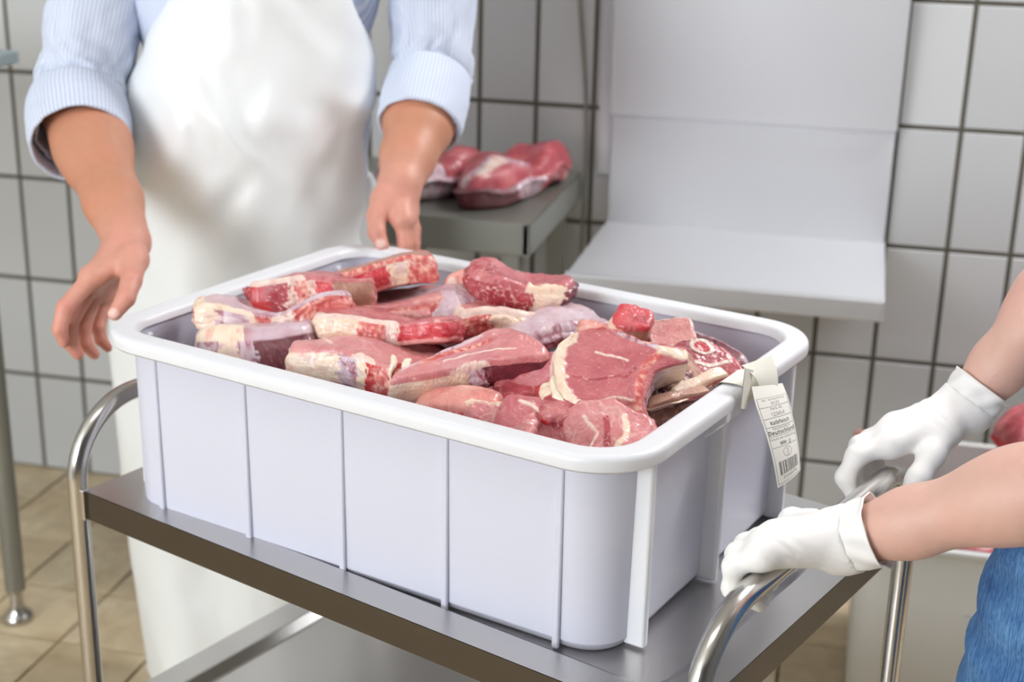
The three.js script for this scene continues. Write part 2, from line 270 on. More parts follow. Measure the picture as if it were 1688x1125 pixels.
// ---------------------------------------------------------------- the trolley
{
  const t = thing('serving_trolley', 'stainless steel trolley with tubular push handles carrying the white crate', 'trolley', KR.x, 0, KR.z, KR.th);
  const a = 0.4375, b = 0.28;
  function tray(y, name) {
    const g = new THREE.Group(); g.name = numbered(name); t.add(g);
    const loop = rrect(a - 0.042, b - 0.042, 0.05, 12);
    // flat border: outer rectangle to the rounded basin outline, slope, floor
    const outer = rrect(a, b, 0.003, 12); const n = loop.length, pos = [], idx = [], uv = [];
    const rows = [outer.map((p) => [p.x, y, p.z]), loop.map((p) => [p.x, y, p.z]), loop.map((p) => [p.x - p.nx * 0.003, y - 0.001, p.z - p.nz * 0.003]), loop.map((p) => [p.x - p.nx * 0.016, y - 0.0105, p.z - p.nz * 0.016]), loop.map((p) => [p.x - p.nx * 0.02, y - 0.012, p.z - p.nz * 0.02])];
    rows.forEach((r) => r.forEach((p) => { pos.push(...p); uv.push(p[0] * 2, p[2] * 2); }));
    for (let j = 0; j < rows.length - 1; j++) for (let i = 0; i < n; i++) { const A = j * n + i, B = j * n + (i + 1) % n, C = A + n, D = B + n; idx.push(A, D, B, A, C, D); }
    const c0 = pos.length / 3; pos.push(0, y - 0.012, 0); uv.push(0, 0); for (let i = 0; i < n; i++) idx.push(c0, (rows.length - 1) * n + (i + 1) % n, (rows.length - 1) * n + i);
    let q = new THREE.BufferGeometry(); q.setAttribute('position', new THREE.Float32BufferAttribute(pos, 3)); q.setAttribute('uv', new THREE.Float32BufferAttribute(uv, 2)); q.setIndex(idx); q = q.toNonIndexed();
    { const p = q.attributes.position; q.computeVertexNormals(); }
    // make sure the sheet faces up
    if (q.attributes.normal.getY(0) < 0) { const p = q.attributes.position; for (let i = 0; i < p.count; i += 3) { const x = p.getX(i), yy = p.getY(i), z = p.getZ(i); p.setXYZ(i, p.getX(i + 1), p.getY(i + 1), p.getZ(i + 1)); p.setXYZ(i + 1, x, yy, z); } q.computeVertexNormals(); }
    mesh('basin', q, M.steel, g);
    mesh('underside', box(2 * a - 0.06, 0.004, 2 * b - 0.06, 0, y - 0.018, 0), M.steelDull, g);
    for (const s of [-1, 1]) { mesh('fascia', box(2 * a, 0.038, 0.003, 0, y - 0.02, s * (b - 0.0015)), M.steelDarkRefl, g); mesh('fascia', box(0.003, 0.038, 2 * b, s * (a - 0.0015), y - 0.02, 0), M.steelDarkRefl, g); }
    for (const s of [-1, 1]) mesh('lip', box(2 * a - 0.01, 0.003, 0.014, 0, y - 0.0385, s * (b - 0.008)), M.steelDull, g);
    return g;
  }
  tray(0.7255, 'upper_tray'); tray(0.406, 'lower_tray');
  for (const s of [-1, 1]) {
    const x = s * 0.4505, R = 0.1, z1 = 0.279, z0 = -0.266, Y = 0.832, p = [];
    p.push(V(x, 0.1, z1)); for (let i = 1; i < 8; i++) p.push(V(x, 0.1 + (Y - R - 0.1) * i / 8, z1));
    for (let i = 0; i <= 10; i++) { const q = i / 10 * Math.PI / 2; p.push(V(x, Y - R + R * Math.sin(q), z1 - R + R * Math.cos(q))); }
    for (let i = 1; i < 6; i++) p.push(V(x, Y, lerp(z1 - R, z0 + R, i / 6)));
    for (let i = 0; i <= 10; i++) { const q = i / 10 * Math.PI / 2; p.push(V(x, Y - R + R * Math.cos(q), z0 + R - R * Math.sin(q))); }
    for (let i = 1; i <= 8; i++) p.push(V(x, lerp(Y - R, 0.1, i / 8), z0));
    mesh('push_handle', sweep(p, () => 0.0127, { n: 150, m: 24, tension: 0.1 }), M.steelTube, t);
    for (const z of [z0, z1]) {
      mesh('bracket', [box(0.01, 0.044, 0.012, x - s * 0.012, 0.706, z, 0.002), box(0.01, 0.044, 0.012, x - s * 0.012, 0.386, z, 0.002)], M.steelTube, t);
      const c = new THREE.Group(); c.name = numbered('caster'); c.position.set(x, 0, z); t.add(c);
      const w = new THREE.CylinderGeometry(0.04, 0.04, 0.024, 24); w.rotateZ(Math.PI / 2); w.translate(0, 0.04, 0.015); mesh('wheel', w, M.rubber, c);
      mesh('fork', [box(0.003, 0.06, 0.03, 0.016, 0.06, 0.008, 0.001), box(0.003, 0.06, 0.03, -0.016, 0.06, 0.008, 0.001), box(0.038, 0.006, 0.036, 0, 0.092, 0.004, 0.002)], M.steelTube, c);
    }
  }
}

// ---------------------------------------------------------------- the crate
{
  const t = thing('meat_crate', 'big white plastic crate with vertical ribs, full of raw meat, on the trolley', 'crate', CR.x, CR.y, CR.z, CR.th);
  const L = 0.3465, W = 0.238, H = 0.2397, loop = rrect(L, W, 0.05, 14);
  mesh('tub', loopProfile(loop, [[-0.012, 0], [-0.004, 0.003], [0, 0.011], [0.001, 0.012], [0.004, H - 0.01], [0.0, H - 0.006], [-0.004, 0.02], [-0.014, 0.008]], [0, 7]), M.plastic, t);
  const pf = []; const w = 0.031, r = 0.0075, hh = 0.019; // flange cross section, inner top edge at offset 0
  pf.push([-0.003, H - 0.012], [-0.001, H - 0.005], [0.002, H - 0.0012], [0.006, H]);
  pf.push([w - r, H]); for (let i = 1; i <= 6; i++) { const q = i / 6 * Math.PI / 2; pf.push([w - r + r * Math.sin(q), H - r + r * Math.cos(q)]); }
  pf.push([w, H - hh + 0.003]); pf.push([w - 0.002, H - hh]); pf.push([0.004, H - hh + 0.001]); pf.push([0.001, H - hh - 0.001]);
  mesh('rim', loopProfile(loop, pf), M.rim, t);
  for (const x of [-0.286, -0.143, 0, 0.143, 0.286]) for (const s of [-1, 1]) mesh('rib', box(0.0085, H - 0.024, 0.006, x, (H - 0.024) / 2 + 0.001, s * (W + 0.0034), 0.0028), M.plastic, t);
  for (const z of [-0.19, 0.01, 0.19]) for (const s of [-1, 1]) mesh('rib', box(0.026, H - 0.024, 0.012, s * (L + 0.008), (H - 0.024) / 2 + 0.003, z, 0.004), M.rim, t);
  for (const s of [-1, 1]) { // hand grips under the end flanges
    const sh = new THREE.Shape(); sh.moveTo(0, 0); sh.lineTo(0.026, 0); sh.lineTo(0.026, -0.008); sh.lineTo(0.004, -0.03); sh.lineTo(0, -0.03); const g = new THREE.ExtrudeGeometry(sh, { depth: 0.05, bevelEnabled: true, bevelSize: 0.002, bevelThickness: 0.002, bevelSegments: 2 }); g.rotateY(0); g.translate(0, 0, -0.025); if (s < 0) g.rotateY(Math.PI); g.translate(s * (L + 0.002), H - hh, 0.01); mesh('grip', g, M.rim, t);
  }
}
// ---------------------------------------------------------------- people
const gradeSkin = (base, red) => (x, y, z) => { const n = fbm(x * 22, y * 22, z * 22, 3), m = fbm(x * 95, y * 95, z * 95, 2), k = clamp(red(x, y, z) + 0.35 * n, 0, 1); return [S2L(base[0] + 8 * n + 5 * m - 4 * k), S2L(base[1] + 9 * n + 6 * m - 34 * k), S2L(base[2] + 9 * n + 6 * m - 26 * k)]; };
function handBones(h, s = 1) {
  const P = [], r = (x) => x * s;
  const kf = 0.0035, kp = 0.013;
  h.mcp.forEach((m, i) => { P.push(bone(h.wrist, m, r(0.0225), r(i === 3 ? 0.0125 : 0.0138), kp)); if (i) P.push(bone(m, h.mcp[i - 1], r(0.0118), r(0.0118), kp)); });
  P.push(bone(h.wrist, h.thumb[0], r(0.0225), r(0.0185), kp), bone(h.thumb[0], h.thumb[1], r(0.0185), r(0.0135), 0.01), bone(h.thumb[0], h.mcp[0], r(0.0145), r(0.012), kp));
  P.push(bone(h.thumb[1], h.thumb[2], r(0.0135), r(0.0122), kf), bone(h.thumb[2], h.thumb[3], r(0.0124), r(0.0092), kf));
  h.fin.forEach((f, i) => { const q = [h.mcp[i], ...f], w = [1, 1.04, 0.98, 0.86][i]; P.push(bone(q[0], q[1], r(0.0122 * w), r(0.0108 * w), i ? kf : kf), bone(q[1], q[2], r(0.0108 * w), r(0.0096 * w), kf), bone(q[2], q[3], r(0.0096 * w), r(0.0074 * w), kf)); });
  return P;
}
function bounds(prims, pad) { const lo = V(9, 9, 9), hi = V(-9, -9, -9); for (const p of prims) { if (p.t === 0) { for (const q of [p.a, V().addVectors(p.a, p.d)]) { const r = Math.max(p.ra, p.rb); lo.min(V(q.x - r, q.y - r, q.z - r)); hi.max(V(q.x + r, q.y + r, q.z + r)); } } else { const r = Math.max(...p.r); lo.min(p.c.clone().subScalar(r)); hi.max(p.c.clone().addScalar(r)); } } lo.subScalar(pad); hi.addScalar(pad); return [lo, hi]; }
function blob(prims, k, h, cut) { const [lo, hi] = bounds(prims, 0.02), f = field(prims, k); return nets(cut ? (x, y, z) => Math.max(f(x, y, z), cut(x, y, z)) : f, lo, hi, h); }
// head: skull, jaw, nose, ears, eye sockets, around centre c looking along ez
function headBones(c, ex, ez, neck) {
  const at = (a, b, d) => V(c.x + ex.x * a + ez.x * d, c.y + b, c.z + ex.z * a + ez.z * d), P = [];
  P.push(ball(at(0, 0.035, -0.012), 0.075, 0.088, 0.096, ex, ez, 0.02), ball(at(0, -0.035, 0.018), 0.06, 0.075, 0.07, ex, ez, 0.03), ball(at(0, -0.088, 0.05), 0.026, 0.02, 0.026, ex, ez, 0.03));
  P.push(bone(at(0, 0.012, 0.084), at(0, -0.028, 0.103), 0.008, 0.011, 0.012), ball(at(0, -0.058, 0.083), 0.022, 0.009, 0.012, ex, ez, 0.008), bone(at(-0.04, 0.03, 0.07), at(0.04, 0.03, 0.07), 0.012, 0.012, 0.02));
  for (const s of [-1, 1]) P.push(ball(at(s * 0.074, -0.005, -0.008), 0.008, 0.03, 0.019, ex, ez, 0.008), ball(at(s * 0.04, -0.015, 0.062), 0.02, 0.018, 0.02, ex, ez, 0.02));
  P.push(bone(neck, at(0, -0.06, -0.02), 0.058, 0.055, 0.03)); return { P, at };
}
function faceParts(t, H, ex, ez, hairMat, long) {
  const rel = (g) => g.translate(-t.position.x, 0, -t.position.z);
  for (const s of [-1, 1]) { const e = new THREE.SphereGeometry(0.0115, 16, 12); const p = H.at(s * 0.031, 0.006, 0.074); e.translate(p.x, p.y, p.z); mesh('eye', rel(e), eyeMat, t); const b = sweep([H.at(s * 0.016, 0.026, 0.092), H.at(s * 0.03, 0.031, 0.088), H.at(s * 0.047, 0.026, 0.076)], () => 0.0032, { n: 8, m: 8 }); mesh('eyebrow', rel(b), hairMat, t); }
  const c = H.at(0, 0.04, -0.018), prims = [ball(c, 0.085, 0.092, 0.103, ex, ez, 0.02)]; if (long) prims.push(ball(H.at(0, -0.01, -0.12), 0.045, 0.05, 0.045, ex, ez, 0.03));
  const f = (x, y, z) => { const fw = (x - c.x) * ez.x + (z - c.z) * ez.z, up = y - c.y; return Math.max((0.042 - up) * 0.5 + (fw - 0.02) * 0.6 - 0.02, -up - 0.085); };
  const g = blob(prims, 0.02, 0.006, f); mesh('hair', rel(g), hairMat, t);
}
const eyeMat = std({ color: srgb(235, 232, 228), roughness: 0.2 });
// an open cloth tube: outside, turned edge, inside
function clothTube(points, rf, th, { n = 60, m = 56, back = 12, tension = 0.5 } = {}) {
  const curve = new THREE.CatmullRomCurve3(points, false, 'catmullrom', tension), fr = curve.computeFrenetFrames(n, false), pts = curve.getSpacedPoints(n), len = curve.getLength();
  // parallel-transported frames, kept steady
  const rows = []; for (let k = 0; k <= n; k++) rows.push([k, 0]); rows.push([n, -th * 0.5, th * 0.6], [n, -th]); for (let k = n - 1; k >= n - back; k--) rows.push([k, -th]);
  return grid(m, rows.length - 1, (u, v) => { const [k, dr, ex = 0] = rows[Math.round(v * (rows.length - 1))], a = u * 2 * Math.PI, r = rf(k / n, a) + dr; const q = pts[k].clone().addScaledVector(fr.normals[k], Math.cos(a) * r).addScaledVector(fr.binormals[k], Math.sin(a) * r).addScaledVector(fr.tangents[k], ex); q.u = u * 0.42; q.v = (k / n) * len + dr; return q; }, true);
}
const stripe = dataTex(128, 8, (u) => { const s = 0.5 + 0.5 * Math.sin(u * 2 * Math.PI * 16); const k = sst(0.3, 0.75, s); return [lerp(226, 191, k), lerp(232, 203, k), lerp(245, 230, k)]; }, true, 11, 1);
const denim = dataTex(512, 512, (() => { const r = rng(41), cols = []; for (let i = 0; i < 512; i++) cols.push(r()); const g = []; for (let i = 0; i < 262144; i++) g.push(r()); return (u, v, i, j) => { const n = tnoise(u, v, 5, 3), k = 0.5 + 0.9 * n + 0.5 * (cols[i] - 0.5) + 0.55 * (g[((j >> 3) * 512 + i) % 262144] - 0.5), m = ((i + j) % 4 < 2 ? 5 : -5); return [44 + 60 * k + m, 84 + 66 * k + m, 138 + 58 * k + m]; }; })(), true, 3, 3);
const weave = dataTex(128, 128, (u, v, i, j) => { const a = 128 + 40 * Math.sin(i * Math.PI / 2) * Math.sin(j * Math.PI / 2) + 30 * tnoise(u, v, 9, 2); return [a, a, a]; });
const PM = {
  skin: phy({ vertexColors: true, roughness: 0.48, sheen: 0.15, bumpMap: pores, bumpScale: 0.0002 }),
  shirt: std({ map: stripe, roughness: 0.9, bumpMap: weave, bumpScale: 0.0001 }),
  apron: phy({ color: srgb(240, 243, 244), roughness: 0.38, clearcoat: 0.2, clearcoatRoughness: 0.3 }),
  trousers: std({ color: srgb(206, 208, 208), roughness: 0.9 }),
  boots: std({ color: srgb(225, 225, 220), roughness: 0.5 }),
  glove: phy({ color: srgb(243, 241, 240), roughness: 0.55, sheen: 0.2, bumpMap: smudge, bumpScale: 0.0006 }),
  jeans: std({ map: denim, roughness: 0.95, bumpMap: weave, bumpScale: 0.0003 }),
  hairDark: std({ color: srgb(70, 52, 38), roughness: 0.6 }), hairFair: std({ color: srgb(150, 115, 75), roughness: 0.6 }),
  top: std({ color: srgb(232, 232, 230), roughness: 0.9, bumpMap: weave, bumpScale: 0.0002 }),
};
function uvPlanar(g, s = 1) { const p = g.attributes.position, uv = new Float32Array(p.count * 2); for (let i = 0; i < p.count; i++) { uv[2 * i] = (p.getX(i) * 0.9 + p.getZ(i) * 0.5) * s; uv[2 * i + 1] = p.getY(i) * s; } g.setAttribute('uv', new THREE.BufferAttribute(uv, 2)); return g; }
function forearm(el, wr, r0, r1, r2, bulge) { // elbow to wrist, muscle belly off axis
  const at = (t) => V().lerpVectors(el, wr, t); return [bone(at(0), at(0.32), r0, r1, 0.03), bone(at(0.32), at(0.72), r1, lerp(r1, r2, 0.62), 0.03), bone(at(0.72), at(1), lerp(r1, r2, 0.62), r2, 0.02), bone(at(0.05).add(bulge), at(0.45).addScaledVector(bulge, 0.7), r0 * 0.75, r1 * 0.7, 0.03)];
}
{
  // ---- the man in the apron
  const Mn = frame(-0.164, 0.812, 0.2524), ex = V(Math.cos(0.2524), 0, -Math.sin(0.2524)), ez = V(Math.sin(0.2524), 0, Math.cos(0.2524));
  const t = thing('person', 'man in blue striped shirt with rolled sleeves and long white apron, hand on the crate', 'person', -0.164, 0, 0.812);
  const rel = (g) => g.translate(-t.position.x, 0, -t.position.z);
  const shR = Mn(-0.215, 1.47, 0), shL = Mn(0.215, 1.47, 0), elR = V(-0.388, 1.122, 0.985), elL = V(0.124, 1.15, 0.795);
  const wrR = V(-0.203, 0.972, 1.203), wrL = V(0.133, 1.034, 0.972);
  const legs = [], torso = [];
  for (const s of [-1, 1]) legs.push(bone(Mn(s * 0.09, 0.9, 0), Mn(s * 0.105, 0.5, 0.03), 0.095, 0.06, 0.04), bone(Mn(s * 0.105, 0.5, 0.03), Mn(s * 0.12, 0.1, -0.02), 0.06, 0.042, 0.03));
  torso.push(ball(Mn(0, 0.95, 0), 0.17, 0.13, 0.115, ex, ez, 0.05), ball(Mn(0, 1.1, 0.0), 0.172, 0.16, 0.12, ex, ez, 0.05), ball(Mn(0, 1.32, 0), 0.19, 0.19, 0.125, ex, ez, 0.06), bone(Mn(-0.16, 1.46, -0.01), Mn(0.16, 1.46, -0.01), 0.07, 0.07, 0.05));
  const neck = Mn(0, 1.5, -0.01), H = headBones(Mn(0, 1.72, 0.035), ex, ez, neck);
  const feet = []; for (const s of [-1, 1]) feet.push(bone(Mn(s * 0.12, 0.05, -0.03), Mn(s * 0.14, 0.035, 0.17), 0.05, 0.035, 0.03), bone(Mn(s * 0.12, 0.06, -0.03), Mn(s * 0.12, 0.32, -0.01), 0.055, 0.068, 0.03));
  const miR = V(-0.392, 1.25, 0.915), miL = V(0.118, 1.25, 0.757); const arms = [bone(shR, miR, 0.055, 0.044, 0.02), bone(miR, elR, 0.044, 0.046, 0.02), bone(shL, miL, 0.055, 0.04, 0.02), bone(miL, elL, 0.04, 0.043, 0.02)];
  const skinAll = gradeSkin([214, 158, 130], () => 0.1);
  const body = blob([...legs, ...torso, ...arms, bone(neck, Mn(0, 1.6, 0), 0.06, 0.058, 0.04)], 0.04, 0.012);
  const head = blob(H.P, 0.015, 0.0045);
  const handR = { wrist: wrR, mcp: [V(-0.209, 0.945, 1.298), V(-0.222, 0.929, 1.281), V(-0.228, 0.912, 1.258), V(-0.225, 0.897, 1.234)], fin: [[V(-0.224, 0.915, 1.347), V(-0.227, 0.888, 1.36), V(-0.223, 0.869, 1.358)], [V(-0.229, 0.888, 1.331), V(-0.226, 0.861, 1.337), V(-0.219, 0.843, 1.331)], [V(-0.227, 0.872, 1.3), V(-0.222, 0.849, 1.305), V(-0.214, 0.832, 1.297)], [V(-0.222, 0.862, 1.268), V(-0.217, 0.845, 1.271), V(-0.21, 0.832, 1.266)]], thumb: [V(-0.17, 0.962, 1.25), V(-0.15, 0.945, 1.296), V(-0.145, 0.929, 1.324), V(-0.154, 0.911, 1.34)] };
  const handL = { wrist: wrL, mcp: [V(0.151, 0.989, 1.016), V(0.148, 0.989, 0.994), V(0.144, 0.99, 0.972), V(0.14, 0.994, 0.952)], fin: [[V(0.157, 0.954, 1.024), V(0.158, 0.93, 1.027), V(0.16, 0.912, 1.034)], [V(0.158, 0.949, 1.002), V(0.159, 0.922, 1.006), V(0.162, 0.906, 1.014)], [V(0.155, 0.951, 0.98), V(0.157, 0.927, 0.986), V(0.16, 0.91, 0.994)], [V(0.151, 0.96, 0.958), V(0.153, 0.941, 0.963), V(0.156, 0.925, 0.97)]], thumb: [V(0.119, 1.014, 1.003), V(0.114, 0.996, 1.03), V(0.12, 0.974, 1.046), V(0.131, 0.957, 1.053)] };
  const red = (h) => (x, y, z) => { let k = 0; for (const f of [...h.fin, h.thumb]) for (const p of f) k = Math.max(k, 1 - Math.hypot(x - p.x, y - p.y, z - p.z) / 0.022); return 0.25 + 0.5 * k; };
  const nailTint = (h, nd) => (x, y, z, c) => { const p = h.thumb[3], d = Math.hypot(x - p.x - nd.x * 0.008, y - p.y - nd.y * 0.008, z - p.z - nd.z * 0.008), k = 1 - sst(0.006, 0.009, d); return [lerp(c[0], S2L(238), k), lerp(c[1], S2L(196), k), lerp(c[2], S2L(184), k)]; };
  const armGeo = (h, el, bul, nd) => { const g = blob([...forearm(el, h.wrist, 0.053, 0.052, 0.0335, bul), ...handBones(h, 1.08)], 0.012, 0.0032); const s = gradeSkin([216, 162, 141], red(h)), nt = nailTint(h, nd); return paint(g, (x, y, z) => { const q = gradeSkin([200, 142, 113], () => 0.1)(x, y, z), p = s(x, y, z); const onArm = sst(-0.03, 0.08, V(x, y, z).sub(h.wrist).dot(V().subVectors(el, h.wrist).normalize())); return nt(x, y, z, [0, 1, 2].map((i) => lerp(p[i], q[i], onArm))); }); };
  const geo = mergeGeometries([paint(body, skinAll), paint(head, skinAll), armGeo(handR, elR, V(-0.012, 0, 0.008), V(0.2, 0.3, 0.93)), armGeo(handL, elL, V(0.012, 0.004, 0.0), V(-0.1, 0.5, 0.86))]);
  mesh('body', rel(uvPlanar(geo, 12)), PM.skin, t);
  faceParts(t, H, ex, ez, PM.hairDark, false);
  // clothes
  const grow = (p, d) => p.map((q) => q.t === 0 ? { ...q, ra: q.ra + d, rb: q.rb + d } : { ...q, r: q.r.map((v) => v + d) });
  const sh = blob([...grow(torso, 0.016), bone(Mn(-0.17, 1.46, -0.01), shR, 0.08, 0.085, 0.04), bone(Mn(0.17, 1.46, -0.01), shL, 0.08, 0.085, 0.04)], 0.05, 0.009, (x, y, z) => Math.max(0.9 - y, y - 1.535));
  mesh('shirt', rel(uvPlanar(sh)), PM.shirt, t);
  mesh('trousers', rel(uvPlanar(blob([...grow(legs, 0.018), ...grow([torso[0]], 0.02)], 0.05, 0.011, (x, y, z) => Math.max(y - 1.0, 0.16 - y)))), PM.trousers, t);
  for (const s of [0, 1]) mesh('boot', rel(blob(feet.slice(2 * s, 2 * s + 2), 0.03, 0.009, (x, y, z) => Math.max(0.002 - y, y - 0.3))), PM.boots, t);
  const fold = (seed, e0) => (v, a) => { const w = fbm(2.2 * Math.cos(a) + seed, 2.2 * Math.sin(a), v * 5 + seed, 3), el = Math.exp(-((v - e0) ** 2) / 0.012); const rd = Math.abs(fbm(1.6 * Math.cos(a) + seed * 3 + v * 2, 1.6 * Math.sin(a) - v * 3, v * 6 + seed, 3)); return 0.008 * w - 0.008 * Math.max(0, 0.12 - rd) / 0.12 * (0.4 + 0.6 * el) + el * 0.006 * Math.sin(3 * a + 26 * (v - e0) + seed); };
  const fR = fold(1.3, 0.78), fL = fold(4.1, 0.75);
  const pR = [Mn(-0.2, 1.49, -0.01), V(-0.378, 1.37, 0.87), V(-0.392, 1.25, 0.915), V(-0.395, 1.16, 0.953), V(-0.383, 1.115, 0.995), V(-0.36, 1.09, 1.032)];
  mesh('sleeve', rel(clothTube(pR, (v, a) => lerp(0.083, 0.07, sst(0.1, 0.9, v)) + fR(v, a), 0.003)), PM.shirt, t);
  const cR = [V(-0.394, 1.13, 0.975), V(-0.384, 1.112, 0.998), V(-0.368, 1.093, 1.025), V(-0.352, 1.077, 1.052)];
  mesh('cuff', rel(clothTube(cR, (v, a) => 0.0765 + 0.003 * Math.sin(v * 3.1) + 0.0035 * fbm(3 * Math.cos(a), 3 * Math.sin(a), v * 3 + 2, 3) + (v < 0.06 ? -0.004 * (1 - v / 0.06) : 0), 0.006, { n: 26, back: 24 })), PM.shirt, t);
  const pL = [Mn(0.2, 1.49, -0.01), V(0.102, 1.36, 0.742), V(0.118, 1.25, 0.757), V(0.124, 1.17, 0.785), V(0.127, 1.12, 0.832), V(0.129, 1.1, 0.862)];
  mesh('sleeve', rel(clothTube(pL, (v, a) => lerp(0.08, 0.062, sst(0.1, 0.9, v)) + fL(v, a), 0.003)), PM.shirt, t);
  const cL = [V(0.124, 1.165, 0.788), V(0.126, 1.143, 0.813), V(0.128, 1.122, 0.84), V(0.13, 1.102, 0.866)];
  mesh('cuff', rel(clothTube(cL, (v, a) => 0.067 + 0.003 * Math.sin(v * 3.1) + 0.003 * fbm(3 * Math.cos(a) + 5, 3 * Math.sin(a), v * 3 + 2, 3), 0.006, { n: 26, back: 24 })), PM.shirt, t);
  // apron: a sheet wrapped round the front of the body
  const tab = (T, y) => { if (y >= T[0][0]) return T[0][1]; for (let i = 1; i < T.length; i++) if (y >= T[i][0]) return lerp(T[i][1], T[i - 1][1], sst(0, 1, (y - T[i][0]) / (T[i - 1][0] - T[i][0])) * 0.5 + 0.5 * (y - T[i][0]) / (T[i - 1][0] - T[i][0])); return T[T.length - 1][1]; };
  const aL = [[1.42, -0.10], [1.3, -0.112], [1.22, -0.16], [1.13, -0.203], [0.95, -0.222], [0.7, -0.262], [0.4, -0.26], [0.06, -0.24]], aR = [[1.42, 0.1], [1.3, 0.165], [1.2, 0.2], [1.13, 0.2], [1.08, 0.178], [0.95, 0.185], [0.7, 0.21], [0.06, 0.235]];
  const bF = [[1.42, 0.135], [1.3, 0.165], [1.1, 0.182], [0.95, 0.176], [0.75, 0.16], [0.45, 0.16], [0.06, 0.15]], bE = [[1.42, 0.12], [1.3, 0.1], [1.2, 0.075], [1.1, 0.06], [0.9, 0.04], [0.7, 0.03], [0.06, 0.02]];
  const sheet = (u, v, off) => {
    const y = lerp(1.42, 0.06, v), s = 2 * u - 1, a = s < 0 ? -s * tab(aL, y) : s * tab(aR, y), k = Math.pow(Math.max(0, 1 - Math.abs(s) ** 2.3), 0.62);
    let b = lerp(tab(bE, y), tab(bF, y), k);
    const low = sst(1.02, 0.6, y);
    b += 0.014 * fbm(a * 6 + 3, y * 4, 1.5, 2) + 0.008 * fbm(a * 12 + y * 7, y * 6 - a * 7, 4.2, 2) + low * 0.012 * Math.sin(a * 36 + 1.3 * Math.sin(y * 5)) * (0.35 + 0.65 * Math.abs(s));
    b += 0.006 * Math.exp(-(((a + 0.02 + (y - 1.1) * 0.9) / 0.03) ** 2)) * sst(1.28, 1.15, y) * sst(0.98, 1.08, y) - 0.007 * Math.exp(-(((a - 0.13 - (y - 1.05) * 0.35) / 0.025) ** 2)) * sst(0.9, 1.05, y);
    const m1 = sst(-0.1, 0.25, fbm(a * 5 + 2, y * 4, 6, 2)), m2 = sst(-0.05, 0.25, fbm(a * 5 + 9, y * 4 + 5, 2, 2)); b += sst(0.75, 0.95, y) * (0.0055 * m1 * Math.sin((a * 0.75 + y * 0.66) * 58 + 5 * fbm(a * 6, y * 6, 1, 2)) + 0.005 * m2 * Math.sin((a * 0.8 - y * 0.6) * 66 + 5 * fbm(a * 6 + 4, y * 6, 3, 2)));
    const p = Mn(a, y, b - off); p.u = a * 2; p.v = y * 2; return p;
  };
  const nu = 90, nv = 150, rowsA = []; // closed shell: front rows then back rows
  const front = grid(nu, nv, (u, v) => sheet(u, v, 0)), back = grid(nu, nv, (u, v) => sheet(1 - u, v, 0.0022));
  const rimG = []; for (const [f0, f1] of [[(q) => [0, q]], [(q) => [1, 1 - q]], [(q) => [1 - q, 0]], [(q) => [q, 1]]].map((x) => [x[0], 0])) rimG.push(grid(160, 1, (u, v) => { const [A, B] = f0(u); return sheet(A, B, 0.0022 * (1 - v)); }));
  mesh('apron', [front, back, ...rimG].map((g) => rel(g)), PM.apron, t);
  mesh('neck_strap', rel(sweep([Mn(-0.09, 1.415, 0.135), Mn(-0.1, 1.5, 0.08), Mn(-0.06, 1.545, -0.03), Mn(0, 1.555, -0.07), Mn(0.06, 1.545, -0.03), Mn(0.1, 1.5, 0.08), Mn(0.09, 1.415, 0.135)], () => 0.006, { n: 60, m: 8 })), PM.apron, t);
}
